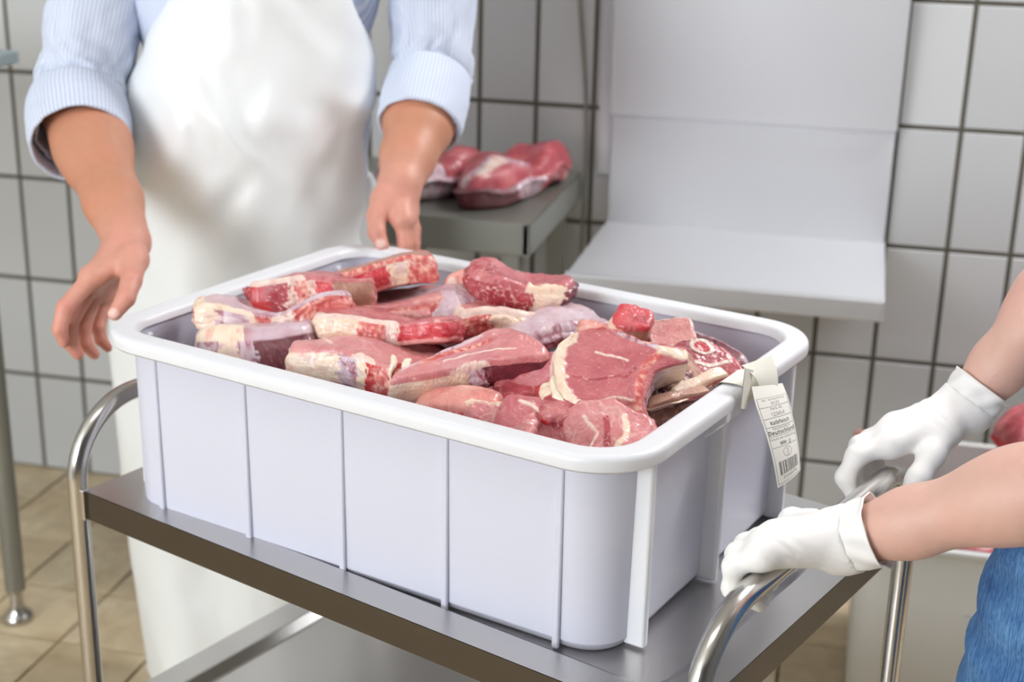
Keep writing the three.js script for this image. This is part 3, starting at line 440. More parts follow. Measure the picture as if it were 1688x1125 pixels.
{
  // ---- the woman pushing the trolley, in trolley coordinates
  const K = cartP, ex = V(-Math.sin(KR.th), 0, -Math.cos(KR.th)), ez = V(-Math.cos(KR.th), 0, Math.sin(KR.th)); // faces -x of the trolley
  const o = K(0.86, 0, -0.12);
  const t = thing('person', 'person in blue jeans and white gloves leaning in to push the trolley by its bar', 'person', o.x, 0, o.z);
  const rel = (g) => g.translate(-t.position.x, 0, -t.position.z);
  const hipL = K(0.72, 0.86, -0.06), hipR = K(0.76, 0.86, -0.24), knL = K(0.645, 0.47, -0.06), knR = K(0.8, 0.47, -0.25), anL = K(0.74, 0.09, -0.05), anR = K(0.98, 0.09, -0.25);
  const legs = [bone(hipL, knL, 0.09, 0.058, 0.04), bone(knL, anL, 0.058, 0.04, 0.03), bone(hipR, knR, 0.09, 0.058, 0.04), bone(knR, anR, 0.058, 0.04, 0.03)];
  const torso = [ball(K(0.76, 0.9, -0.15), 0.17, 0.11, 0.115, ex, ez, 0.05), ball(K(0.86, 1.08, -0.13), 0.135, 0.15, 0.1, ex, ez, 0.05), ball(K(0.88, 1.24, -0.12), 0.15, 0.14, 0.105, ex, ez, 0.06), bone(K(0.89, 1.35, 0.02), K(0.89, 1.35, -0.26), 0.052, 0.052, 0.05)];
  const shL = K(0.88, 1.34, 0.05), shR = K(0.88, 1.34, -0.29);
  const wrL = K(0.497, 0.859, 0.066), elL = K(0.735, 0.988, 0.026), wrR = K(0.49, 0.888, -0.303), elR = K(0.588, 1.085, -0.405);
  const neck = K(0.87, 1.4, -0.12), H = headBones(K(0.83, 1.58, -0.12), ex, ez, neck);
  const handL = { wrist: wrL, mcp: [K(0.452, 0.863, 0.098), K(0.448, 0.867, 0.117), K(0.447, 0.867, 0.136), K(0.45, 0.862, 0.153)], fin: [[K(0.424, 0.852, 0.104), K(0.421, 0.824, 0.106), K(0.44, 0.806, 0.102)], [K(0.42, 0.852, 0.124), K(0.418, 0.82, 0.124), K(0.442, 0.803, 0.119)], [K(0.42, 0.85, 0.144), K(0.419, 0.82, 0.143), K(0.447, 0.804, 0.137)], [K(0.425, 0.846, 0.162), K(0.424, 0.82, 0.16), K(0.452, 0.807, 0.152)]], thumb: [K(0.476, 0.856, 0.062), K(0.455, 0.858, 0.048), K(0.432, 0.853, 0.044), K(0.42, 0.834, 0.048)] };
  const handR = { wrist: wrR, mcp: [K(0.444, 0.868, -0.19), K(0.436, 0.873, -0.211), K(0.434, 0.873, -0.232), K(0.438, 0.868, -0.252)], fin: [[K(0.417, 0.856, -0.16), K(0.412, 0.832, -0.144), K(0.425, 0.812, -0.142)], [K(0.411, 0.858, -0.184), K(0.409, 0.828, -0.169), K(0.427, 0.808, -0.166)], [K(0.412, 0.858, -0.209), K(0.411, 0.826, -0.196), K(0.429, 0.808, -0.192)], [K(0.419, 0.854, -0.234), K(0.416, 0.828, -0.222), K(0.433, 0.811, -0.217)]], thumb: [K(0.484, 0.874, -0.254), K(0.488, 0.858, -0.212), K(0.484, 0.836, -0.186), K(0.476, 0.812, -0.176)] };
  const skinW = gradeSkin([219, 178, 162], () => 0.1);
  const fL = forearm(elL, wrL, 0.042, 0.0405, 0.0275, V(0.004, 0.006, 0.01)), fR = forearm(elR, wrR, 0.042, 0.0405, 0.027, V(0.004, 0.004, -0.008));
  const body = blob([...legs, ...torso, bone(shL, elL, 0.05, 0.04, 0.03), bone(shR, elR, 0.05, 0.04, 0.03), bone(neck, K(0.85, 1.5, -0.12), 0.05, 0.048, 0.03)], 0.04, 0.012);
  const geo = mergeGeometries([paint(body, skinW), paint(blob(H.P, 0.015, 0.0045), skinW), paint(blob([...fL, ...handBones(handL, 0.86)], 0.012, 0.0036), skinW), paint(blob([...fR, ...handBones(handR, 0.86)], 0.012, 0.0036), skinW)]);
  mesh('body', rel(uvPlanar(geo, 12)), PM.skin, t);
  faceParts(t, H, ex, ez, PM.hairFair, true);
  // gloves: the hand's own form a little larger, ending in a flared cuff
  const gloveGeo = (h, el, w) => {
    const ax = V().subVectors(el, h.wrist).normalize(), cuff = h.wrist.clone().addScaledVector(ax, 0.012);
    const side = V(0, 1, 0).cross(ax).normalize(), up = V().crossVectors(ax, side);
    const hand = handBones(h, 1.06).map((p) => ({ ...p, k: Math.max(p.k, 0.008) })); const f = field(hand, 0.008), wb = bone(h.wrist, cuff, 0.033, 0.0345, 0.02), fw = field([wb], 0.02);
    const [lo, hi] = bounds([...hand, bone(h.wrist, cuff.clone().addScaledVector(ax, 0.03), 0.04, 0.04)], 0.012);
    const sdf = (x, y, z) => { const px = x - h.wrist.x, py = y - h.wrist.y, pz = z - h.wrist.z, q = px * ax.x + py * ax.y + pz * ax.z; const wr = 0.0006 * Math.sin(px * 300 + py * 420 + 2 * Math.sin(pz * 160)) * Math.exp(-(((q + 0.02) / 0.02) ** 2)); return Math.max(smin(f(x, y, z), fw(x, y, z), 0.014) - 0.0005 + wr, q - 0.014); };
    const g = nets(sdf, lo, hi, 0.003);
    const c0 = h.wrist.clone().addScaledVector(ax, 0.004), c1 = h.wrist.clone().addScaledVector(ax, 0.024), c2 = h.wrist.clone().addScaledVector(ax, w);
    const tube = clothTube([c0, c1, h.wrist.clone().addScaledVector(ax, (0.024 + w) / 2), c2], (v, a) => 0.0335 + 0.0035 * v + (v > 0.9 ? 0.0022 * (v - 0.9) / 0.1 : 0) + 0.0016 * Math.sin(5 * a + 3 * v) * v + 0.001 * Math.sin(9 * a - 6 * v), 0.0022, { n: 24, m: 48, back: 18 });
    return [g, tube];
  };
  for (const [h, el, w] of [[handL, elL, 0.04], [handR, elR, 0.036]]) { const [g, tube] = gloveGeo(h, el, w); const gl = mesh('glove', rel(uvPlanar(g, 6)), PM.glove, t); mesh('cuff', rel(uvPlanar(tube, 6)), PM.glove, gl); }
  const grow = (p, d) => p.map((q) => q.t === 0 ? { ...q, ra: q.ra + d, rb: q.rb + d } : { ...q, r: q.r.map((v) => v + d) });
  const cr = (x, y, z) => 0.005 * fbm(x * 14, y * 30, z * 14, 3) + 0.0035 * Math.sin(y * 95 + 18 * (x + z) + 3 * n3(x * 9, y * 9, z * 9)) * sst(0.62, 0.8, y);
  { const pr = [...grow(legs, 0.013), ...grow([torso[0]], 0.012)], f = field(pr, 0.045), [lo, hi] = bounds(pr, 0.02); mesh('jeans', rel(uvPlanar(nets((x, y, z) => Math.max(f(x, y, z) + cr(x, y, z), y - 0.99, 0.06 - y), lo, hi, 0.008), 1)), PM.jeans, t); }
  mesh('top', rel(uvPlanar(blob([...grow(torso.slice(1), 0.014), bone(shL, V().lerpVectors(shL, elL, 0.45), 0.066, 0.06, 0.03), bone(shR, V().lerpVectors(shR, elR, 0.45), 0.066, 0.06, 0.03), ...grow([torso[0]], 0.016)], 0.04, 0.01, (x, y, z) => Math.max(0.96 - y, y - 1.43)))), PM.top, t);
  for (const a of [anL, anR]) { const toe = a.clone().addScaledVector(ez, 0.17); mesh('shoe', rel(blob([bone(V(a.x, 0.045, a.z), V(toe.x, 0.03, toe.z), 0.043, 0.033, 0.03), bone(V(a.x, 0.05, a.z), V(a.x, 0.1, a.z), 0.045, 0.045, 0.03)], 0.02, 0.008, (x, y) => 0.002 - y)), PM.boots, t); }
}
// ---------------------------------------------------------------- the meat
const mixc = (a, b, t) => [a[0] + (b[0] - a[0]) * t, a[1] + (b[1] - a[1]) * t, a[2] + (b[2] - a[2]) * t];
const COL = { fat: [[246, 230, 216], [230, 192, 182]], cream: [[248, 234, 214], [238, 204, 176]], membrane: [[228, 212, 220], [192, 156, 170]], meat: [[196, 84, 92], [154, 48, 60]], pink: [[226, 152, 150], [202, 116, 120]], rose: [[212, 124, 127], [180, 84, 92]], bone: [[222, 70, 80], [186, 40, 54]], dark: [[122, 46, 58], [86, 26, 38]], tan: [[200, 158, 134], [164, 112, 98]], bright: [[216, 52, 52], [184, 28, 34]], raw: [[222, 120, 112], [238, 186, 170]] };
const meatMat = phy({ vertexColors: true, roughness: 0.46, clearcoat: 0.5, clearcoatRoughness: 0.18, bumpMap: pores, bumpScale: 0.0011 });
// distance from (x,z) to a polyline
function dPoly(x, z, L) { let d = 9; for (let i = 0; i + 1 < L.length; i++) { const ax = L[i][0], az = L[i][1], bx = L[i + 1][0] - ax, bz = L[i + 1][1] - az, t = clamp(((x - ax) * bx + (z - az) * bz) / (bx * bx + bz * bz), 0, 1); d = Math.min(d, Math.hypot(x - ax - bx * t, z - az - bz * t)); } return d; }
// one cut of meat: a slab with the outline pts [[x,z]...] (star-shaped about its middle), thickness t, faces up (+y).
// face: colour of the cut face; fat: [[fromDeg, toDeg, width]...] bands along the edge of the face; bones: [[x,z,rx,rz]...] on the face;
// seams: [[points, halfWidth, kind]...]; side: [[fromDeg, toDeg, kind]...] colours of the rim, 90 = towards +z
function cut(o) {
  const N = o.n ?? 230, t = o.t, e = Math.min(o.e ?? 0.006, t * 0.45), sd = o.seed;
  const cv = new THREE.CatmullRomCurve3(o.pts.map(([x, z]) => V(x, 0, z)), true, 'centripetal'), sm = cv.getPoints(720), R = new Float32Array(N);
  { const A = sm.map((p) => [Math.atan2(p.z, p.x), Math.hypot(p.x, p.z)]).sort((p, q) => p[0] - q[0]); for (let i = 0; i < N; i++) { const a = -Math.PI + (i + 0.5) / N * 2 * Math.PI; let k = A.findIndex((q) => q[0] >= a); if (k < 0) k = 0; const q = A[k], p = A[(k + A.length - 1) % A.length]; let da = q[0] - p[0]; if (da < 0) da += 2 * Math.PI; let dd = a - p[0]; if (dd < 0) dd += 2 * Math.PI; R[i] = lerp(p[1], q[1], da > 1e-6 ? clamp(dd / da, 0, 1) : 0); } }
  const rows = []; const K = 40, KS = 18;
  for (let k = 0; k <= K; k++) rows.push(['top', Math.pow(k / K, 0.72)]);
  for (let k = 1; k <= 4; k++) rows.push(['te', k / 4]);
  for (let k = 1; k <= KS; k++) rows.push(['side', k / KS]);
  for (let k = 1; k <= 3; k++) rows.push(['be', k / 3]);
  for (let k = 1; k <= 7; k++) rows.push(['bot', 1 - k / 7]);
  const pos = [], col = [], uv = [], idx = [];
  const rough = o.rough ?? 1;
  const kinds = (deg, x, y, z) => {
    const w = 9 * fbm(deg * 0.06 + sd, y * 60, sd, 2) + 6 * n3(deg * 0.3, y * 160, sd + 4); let a = deg + w; a = ((a % 360) + 360) % 360; let kd = o.sideDefault ?? 'meat'; for (const [a0, a1, kk] of o.side ?? []) { const in_ = a0 <= a1 ? a >= a0 && a <= a1 : a >= a0 || a <= a1; if (in_) kd = kk; } return kd;
  };
  const tint = (kind, x, y, z, h) => {
    const C = COL[kind]; let k = 0.5 + 1.0 * fbm(x * 60 + sd, y * 60, z * 60, 4), c = mixc(C[0], C[1], clamp(k, 0, 1));
    if (kind === 'fat' || kind === 'cream') { const v = sst(0.16, 0.4, fbm(x * 80 + 9, y * 120 + sd, z * 80, 3)); c = mixc(c, [226, 150, 140], 0.6 * v); }
    if (kind === 'membrane') { const v = Math.abs(n3(x * 70 + sd, y * 26, z * 70)); c = mixc([168, 98, 112], c, sst(0.0, 0.16, v)); const w = sst(0.12, 0.32, n3(x * 38, y * 90 + sd, z * 38)); c = mixc(c, [244, 234, 232], 0.6 * w); }
    if (kind === 'meat' || kind === 'rose' || kind === 'pink') { const v = Math.abs(n3(x * 110 + sd, y * 50 + 3, z * 110)); c = mixc([236, 190, 182], c, sst(0.0, 0.09, v)); }
    if (kind === 'bone') { const p = n3(x * 420, y * 420, z * 420); c = mixc(c, [240, 150, 140], sst(0.1, 0.5, p) * 0.6); const ring = Math.max(sst(0.12, 0.02, h), sst(0.88, 0.98, h)); c = mixc(c, [240, 206, 194], 0.7 * ring); }
    if (kind === 'raw') { const v = sst(-0.22, 0.3, fbm(x * 150, y * 110, z * 150 + sd, 4)); c = mixc([204, 82, 82], mixc([246, 206, 192], [238, 166, 140], clamp(0.5 + n3(x * 60, y * 60, z * 60), 0, 1)), v); }
    return c;
  };
  for (let j = 0; j < rows.length; j++) for (let i = 0; i < N; i++) {
    const [zone, s] = rows[j], a = -Math.PI + (i + 0.5) / N * 2 * Math.PI, deg = ((a / RAD) % 360 + 360) % 360, ca = Math.cos(a), sa = Math.sin(a), r0 = R[i];
    const X = r0 * ca, Z = r0 * sa; let h, r, y;
    const lump = rough * (0.005 * fbm(X * 34 + sd, Z * 34, sd, 3) + 0.0022 * fbm(X * 120, Z * 120 + sd, sd, 2));
    if (zone === 'top') { r = s * (r0 - e + lump); y = t / 2; h = 0; }
    else if (zone === 'te') { r = r0 + lump - e + e * Math.sin(s * Math.PI / 2); y = t / 2 - e + e * Math.cos(s * Math.PI / 2); h = 0.02; }
    else if (zone === 'side') { h = s; y = lerp(t / 2 - e, -t / 2 + e, s); r = r0 + lump + (o.bulge ?? 0.002) * Math.sin(s * Math.PI) + rough * 0.004 * fbm(X * 60, y * 90, Z * 60 + sd, 3) * Math.sin(Math.min(1, s * 6, (1 - s) * 6) * Math.PI / 2) + (o.slant ?? 0) * s; }
    else if (zone === 'be') { r = r0 + lump - e + e * Math.cos(s * Math.PI / 2) + (o.slant ?? 0); y = -t / 2 + e - e * Math.sin(s * Math.PI / 2); h = 0.98; }
    else { r = s * (r0 - e + lump + (o.slant ?? 0)); y = -t / 2; h = 1; }
    let x = r * ca, z = r * sa, c;
    if (zone === 'top' || zone === 'te') {
      const d = r0 - r; // distance to the edge
      y += rough * (0.003 * fbm(x * 26 + sd, z * 26, sd, 3) + 0.0014 * fbm(x * 110, z * 110, sd, 3));
      const F = COL[o.face ?? 'rose']; const kf = 0.5 + 0.9 * fbm(x * 30 + sd * 3, z * 30, sd, 4); c = mixc(F[0], F[1], clamp(kf, 0, 1));
      const gr = n3(x * 170 + 5 * z, z * 620 + 40 * x, sd); c = mixc(c, [228, 170, 164], 0.16 * sst(0.1, 0.6, gr));
      const mv = Math.abs(fbm(x * 34 + sd, z * 34 + 9, sd + 2, 3)); c = mixc([240, 204, 194], c, lerp(1, sst(-0.02, 0.07, mv), 0.55 * (o.marb ?? 0.5)));
      const pf = sst(0.02, 0.34, fbm(x * 22 + 3 * sd, z * 22, 8 + sd, 4)); c = mixc(c, [236, 178, 168], 0.5 * pf * (0.4 + 0.6 * (o.marb ?? 0.5)));
      const lil = sst(0.12, 0.4, fbm(x * 14 - sd, z * 14 + 2, 5, 3)); c = mixc(c, [196, 132, 146], 0.4 * lil);
      const dkv = sst(0.1, 0.42, fbm(x * 18 + 7, z * 18 + sd, 3, 3)); c = mixc(c, [150, 62, 76], 0.35 * dkv);
      for (const [L, w, kd] of o.seams ?? []) { const q = dPoly(x + 0.002 * fbm(x * 90, z * 90, sd, 2), z + 0.003 * fbm(x * 70 + 4, z * 70, sd, 2), L), k = 1 - sst(w * 0.5, w * 1.25, q); if (k > 0) { c = mixc(c, tint(kd, x, y, z, 0.5), k); y += 0.0009 * k * (kd === 'dark' ? -1.6 : 1); } }
      for (const [a0, a1, w, kd] of o.fat ?? []) { const span = (a1 - a0 + 360) % 360 || 360, off = ((deg - a0) % 360 + 360) % 360; if (off > span) continue; const fade = span === 360 ? 1 : sst(0, 14, off) * sst(span, span - 14, off); const wd = w * fade * (1 + 1.1 * fbm(a * 2.2, sd, 7, 3)), k = 1 - sst(wd * 0.8, wd * 1.1, d + 0.0015 * n3(x * 200, z * 200, sd)); if (k > 0) { c = mixc(c, tint(kd ?? 'fat', x, y, z, 0.5), k); y += 0.0016 * k * sst(0, e * 0.8, d); } }
      for (const [bx, bz, rx, rz] of o.bones ?? []) { const q = Math.hypot((x - bx) / rx, (z - bz) / rz) + 0.14 * fbm(x * 90, z * 90, sd, 2), k = 1 - sst(1, 1.12, q); if (k > 0) { const core = 1 - sst(0.62, 0.78, q); c = mixc(c, mixc([242, 222, 208], tint('bone', x, y, z, 0.5), core), k); y += 0.001 * k; } }
      const sp = n3(x * 520, z * 520, sd * 7); if (sp > 0.62) c = mixc(c, [244, 190, 176], 0.8);
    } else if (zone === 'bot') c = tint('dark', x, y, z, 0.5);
    else { const kd = kinds(deg, X, y, Z); c = tint(kd, x, y, z, h); if (zone === 'side') { const mbv = sst(0.14, 0.36, fbm(deg * 0.035 + sd * 2, y * 22, 3, 3)); if (kd !== 'dark' && kd !== 'bone') c = mixc(c, [218, 188, 196], 0.55 * mbv);
      const fib = n3(x * 90 + sd, y * 420, z * 90); c = mixc(c, [150, 60, 66], 0.16 * sst(0.1, 0.6, fib)); const stv = n3(deg * 0.9 + 40 * n3(deg * 0.02, y * 14, sd), y * 30, sd + 6); c = mixc(c, kd === 'fat' || kd === 'cream' ? [232, 190, 170] : [238, 196, 186], 0.34 * sst(0.2, 0.6, stv)); const cr = fbm(deg * 0.05 + sd, y * 40, 4, 3); c = mixc(c, [150, 54, 66], 0.25 * sst(0.15, 0.45, cr)); } }
    { const q = sd * 12.9; y += rough * (0.004 * Math.sin(x * 42 + q) + 0.003 * Math.sin(z * 50 + x * 24 + q * 1.7)) * (zone === 'bot' ? 0.4 : 1); const sk = rough * 0.05 * Math.sin(x * 36 + q * 2.3); z += sk * y; }
    if (o.bend) { const q = o.bend * x * x; y -= q; }
    if (o.dish) y -= o.dish * (x * x + z * z);
    if (o.warp) [x, y, z] = o.warp(x, y, z);
    pos.push(x, y, z); col.push(S2L(clamp(c[0], 0, 255)), S2L(clamp(c[1], 0, 255)), S2L(clamp(c[2], 0, 255))); uv.push(x * 14 + y * 3, z * 14 + y * 11);
  }
  for (let j = 0; j < rows.length - 1; j++) for (let i = 0; i < N; i++) { const A = j * N + i, B = j * N + (i + 1) % N, C = A + N, D = B + N; if (j > 0) idx.push(A, B, C); idx.push(B, D, C); }
  const g = new THREE.BufferGeometry(); g.setAttribute('position', new THREE.Float32BufferAttribute(pos, 3)); g.setAttribute('color', new THREE.Float32BufferAttribute(col, 3)); g.setAttribute('uv', new THREE.Float32BufferAttribute(uv, 2)); g.setIndex(idx); g.computeVertexNormals();
  { const n = g.attributes.normal; for (let i = 0; i < N; i++) { n.setXYZ(i, 0, 1, 0); } for (let i = 1; i <= N; i++) { const k = pos.length / 3 - i; n.setXYZ(k, 0, -1, 0); } }
  return g;
}
// puts a thing into the crate: x, z in crate coordinates, y height, yaw / tilt about the side axis / roll, in degrees
function place(o, x, y, z, yaw = 0, tilt = 0, roll = 0) { const p = crateP(x, y, z); o.position.copy(p); o.rotation.order = 'YXZ'; o.rotation.set(tilt * RAD, CR.th + yaw * RAD, roll * RAD); return o; }
let meatSeed = 3;
function meat(name, label, o, at, group) { meatSeed += 1.37; const m = mesh(name, cut({ seed: meatSeed, ...o }), meatMat); tag(m, label, 'meat', group); place(m, ...at); return m; }
// an irregular bar-like outline: half length a, half depth b
const bar = (a, b, s = 1) => { const r = rng(Math.round(s * 977)), j = () => (r() - 0.5) * 0.28; return [[-a, -b * 0.72], [-a * (1 + j() * 0.1), 0], [-a * (0.98 + j() * 0.1), b * (0.82 + j() * 0.2)], [-a * 0.9, b * (1 + j() * 0.2)], [-a * 0.55, b * (1.02 + j() * 0.3)], [-a * 0.15, b * (1 + j() * 0.4)], [a * 0.3, b * (0.98 + j() * 0.4)], [a * 0.7, b * (1 + j() * 0.3)], [a * 0.93, b * (0.98 + j() * 0.2)], [a * (1 + j() * 0.08), b * 0.8], [a * (1 + j() * 0.1), 0], [a * 0.97, -b * 0.7], [a * 0.8, -b * (1 + j())], [a * 0.2, -b * (1.1 + j())], [-a * 0.4, -b * (1.05 + j())], [-a * 0.85, -b * (0.98 + j())]]; };
// an outline drawn in millimetres
const mm = (p) => p.map(([x, z]) => [x / 1000, z / 1000]);

// A: the large chop leaning at the right, cut face towards the room
meat('veal_chop', 'large chop leaning upright at the right end, broad pink face with white left edge', {
  pts: mm([[-66, 15], [-73, -22], [-62, -50], [-38, -66], [-10, -69], [17, -54], [34, -42], [56, -40], [76, -36], [79, -22], [60, -14], [40, -3], [30, 15], [28, 36], [33, 56], [36, 73], [16, 67], [-8, 55], [-24, 38], [-42, 38], [-58, 31]]), t: 0.05, e: 0.004, face: 'rose', marb: 0.2, rough: 1.2,
  fat: [[105, 240, 0.012, 'cream'], [240, 330, 0.005, 'raw'], [55, 105, 0.006]], seams: [[mm([[-24, -36], [-12, -30], [2, -24], [10, -18]]), 0.0018, 'fat'], [mm([[2, -60], [26, -42], [50, -30], [66, -26]]), 0.0045, 'membrane'], [mm([[46, -26], [28, -8], [20, 14], [18, 40], [24, 62]]), 0.005, 'raw'], [mm([[-30, 30], [-8, 26], [14, 30]]), 0.0018, 'fat'], [mm([[-50, -4], [-30, 1], [-6, -1], [6, 2], [16, -6]]), 0.0012, 'meat'], [mm([[48, -30], [62, -28], [74, -28]]), 0.007, 'cream']],
  side: [[318, 350, 'cream'], [350, 75, 'membrane'], [75, 150, 'bright'], [150, 260, 'fat'], [260, 318, 'raw']], sideDefault: 'cream' }, [0.256, 0.95, 0.068, 33.7, 42, 0]);
// B: the wedge-shaped chop in the middle
meat('veal_chop', 'wedge-shaped pale chop in the middle of the crate, sloping to the front, fat below', {
  pts: mm([[-92, 52], [-88, 38], [-56, 10], [-28, -18], [2, -40], [24, -50], [52, -38], [74, -14], [86, 6], [84, 18], [50, 22], [20, 20], [-10, 26], [-50, 44]]), t: 0.04, e: 0.008, face: 'pink', marb: 0.55,
  fat: [[40, 130, 0.004], [225, 290, 0.006, 'raw']], seams: [[mm([[-80, 34], [-30, -10], [10, -36]]), 0.0035, 'membrane'], [mm([[-40, 22], [-8, 2], [26, 0], [50, 6]]), 0.0016, 'fat'], [mm([[-56, 20], [-20, -6], [20, -22]]), 0.004, 'raw'], [mm([[14, -38], [46, -24], [70, -4]]), 0.005, 'pink']],
  side: [[100, 175, 'cream'], [60, 100, 'membrane'], [0, 60, 'dark'], [175, 230, 'pink']], sideDefault: 'raw', slant: 0.006 }, [0.083, 0.952, 0.098, 33.7, 20, 4]);
// C: the thick dark cut on top at the back
meat('meat_cut', 'thick dark red cut lying topmost at the back, glossy with a yellow-white fat seam', {
  pts: mm([[-68, 10], [-64, -20], [-36, -44], [0, -42], [34, -46], [62, -26], [70, 4], [62, 34], [30, 40], [-6, 38], [-44, 36]]), t: 0.044, e: 0.012, face: 'rose', marb: 0.3, rough: 1.6,
  fat: [[35, 92, 0.012, 'cream']], seams: [[mm([[-60, 0], [-20, 18], [10, 22]]), 0.012, 'meat'], [mm([[-50, -30], [-30, 6]]), 0.006, 'meat']], side: [[40, 74, 'cream'], [355, 40, 'dark'], [74, 180, 'meat']], sideDefault: 'meat', bulge: 0.006, dish: -1.2 }, [-0.006, 0.965, -0.146, 40, 1, -7]);
// D: the fatty slab under it
meat('meat_cut', 'pale fatty slab directly under the thick dark red cut', {
  pts: bar(0.066, 0.05, 4), t: 0.036, e: 0.009, face: 'pink', fat: [[0, 359, 0.012]], side: [[60, 110, 'cream'], [110, 170, 'raw'], [0, 60, 'tan']], sideDefault: 'fat', rough: 1.5, bulge: 0.005 }, [-0.012, 0.936, -0.112, 40, -8, -3]);
// E: the purplish slab right of it
meat('meat_cut', 'purplish slab with a veined skin, right of the fatty slab at the back', {
  pts: bar(0.07, 0.04, 6), t: 0.032, e: 0.01, face: 'membrane', fat: [[0, 359, 0.008, 'membrane']], side: [[50, 180, 'membrane'], [0, 50, 'tan']], sideDefault: 'membrane', rough: 1.4, bulge: 0.004 }, [0.066, 0.933, -0.113, 52, -4, 5]);
// F: folded skin
meat('meat_cut', 'folded lilac-white skin and fat in front of the striped ribs', {
  pts: bar(0.05, 0.042, 8), t: 0.03, e: 0.012, face: 'membrane', fat: [[60, 200, 0.016, 'cream']], side: [[60, 140, 'membrane'], [140, 200, 'cream']], sideDefault: 'membrane', rough: 2.4, bulge: 0.006, dish: 6 }, [-0.078, 0.947, -0.075, 20, 32, -12]);
meat('rib_piece', 'striped red and white rib piece standing behind the folded lilac skin', {
  pts: bar(0.04, 0.045, 9), t: 0.034, e: 0.006, face: 'raw', marb: 1, seams: [[mm([[-30, -30], [-10, 30]]), 0.006, 'fat'], [mm([[4, -34], [18, 34]]), 0.006, 'fat'], [mm([[-14, -36], [4, 30]]), 0.003, 'membrane'], [mm([[26, -30], [34, 20]]), 0.005, 'membrane']], side: [[0, 180, 'raw']], sideDefault: 'fat' }, [-0.056, 0.945, -0.12, 38, 52, 8]);
// G: strip with the bright red end
meat('veal_chop', 'edge-on chop in the middle, white fat at its left, bright red right end', {
  pts: bar(0.088, 0.045, 11), t: 0.03, e: 0.004, face: 'rose', fat: [[60, 170, 0.01]], bones: [], side: [[35, 62, 'bone'], [62, 82, 'fat'], [82, 122, 'raw'], [122, 165, 'cream'], [165, 200, 'membrane'], [340, 35, 'bone']], sideDefault: 'rose', rough: 1.2 }, [-0.075, 0.95, 0.045, 20, -14, 1]);
// H: thick chop edge-on at the front
meat('veal_chop', 'thick edge-on chop near the front, pale fatty side with a blood-red spot', {
  pts: bar(0.098, 0.05, 13), t: 0.042, e: 0.006, face: 'pink', marb: 0.6, fat: [[70, 110, 0.006]], seams: [[mm([[-70, 10], [-50, 30]]), 0.002, 'fat'], [mm([[40, 34], [52, 50]]), 0.01, 'bright']], side: [[94, 138, 'membrane'], [120, 160, 'cream'], [62, 76, 'raw'], [76, 88, 'bright'], [84, 96, 'cream'], [20, 62, 'raw']], sideDefault: 'pink', rough: 1.5, bulge: 0.003 }, [-0.034, 0.931, 0.126, 14, -13, -2]);
// I, J, K: the stack at the back left
meat('veal_chop', 'edge-on chop on the left stack, a square red bone mid-side', {
  pts: bar(0.078, 0.045, 15), t: 0.042, e: 0.004, face: 'rose', fat: [[100, 200, 0.012]], side: [[62, 88, 'bone'], [30, 62, 'tan'], [88, 98, 'fat'], [98, 116, 'raw'], [116, 126, 'fat'], [126, 142, 'meat'], [142, 175, 'bright'], [170, 220, 'cream']], sideDefault: 'rose' }, [-0.226, 0.962, 0.012, 42, -15, 3]);
meat('veal_chop', 'veal chop with an orange-edged bone end, rearmost on top of the left stack', {
  pts: bar(0.064, 0.04, 17), t: 0.036, e: 0.004, face: 'tan', marb: 0.4, fat: [[0, 359, 0.005, 'raw']], side: [[58, 90, 'cream'], [90, 140, 'bone'], [30, 58, 'raw'], [0, 30, 'raw']], sideDefault: 'raw' }, [-0.172, 0.975, -0.075, 44, -11, 9]);
meat('veal_chop', 'marbled veal chop lying under the orange-edged one at the back left', {
  pts: bar(0.062, 0.05, 19), t: 0.034, e: 0.005, face: 'pink', marb: 1, side: [[40, 140, 'raw']], sideDefault: 'rose' }, [-0.135, 0.938, -0.062, 40, -6, 2]);
// L, M: left front
meat('veal_chop', 'long edge-on chop at the left, ragged red and white side, on smooth skinned piece', {
  pts: bar(0.098, 0.04, 21), t: 0.03, e: 0.005, face: 'membrane', fat: [[120, 200, 0.014, 'cream']], side: [[30, 60, 'raw'], [60, 92, 'fat'], [92, 118, 'raw'], [118, 128, 'cream'], [128, 150, 'membrane'], [150, 166, 'cream'], [166, 200, 'rose']], sideDefault: 'raw', rough: 1.9 }, [-0.23, 0.95, 0.086, 40, -14, 2]);
meat('meat_cut', 'big piece with smooth shiny skin at the front left rim, dark red right side', {
  pts: mm([[-76, 12], [-72, -30], [-30, -46], [30, -46], [70, -30], [76, 8], [62, 40], [14, 52], [-44, 48]]), t: 0.088, e: 0.016, face: 'membrane', marb: 0.1, rough: 0.7, fat: [[95, 165, 0.03, 'cream']], side: [[330, 84, 'dark'], [84, 104, 'membrane'], [104, 124, 'cream'], [124, 170, 'membrane']], sideDefault: 'membrane', bulge: 0.006 }, [-0.204, 0.912, 0.142, 30, -17, 8]);
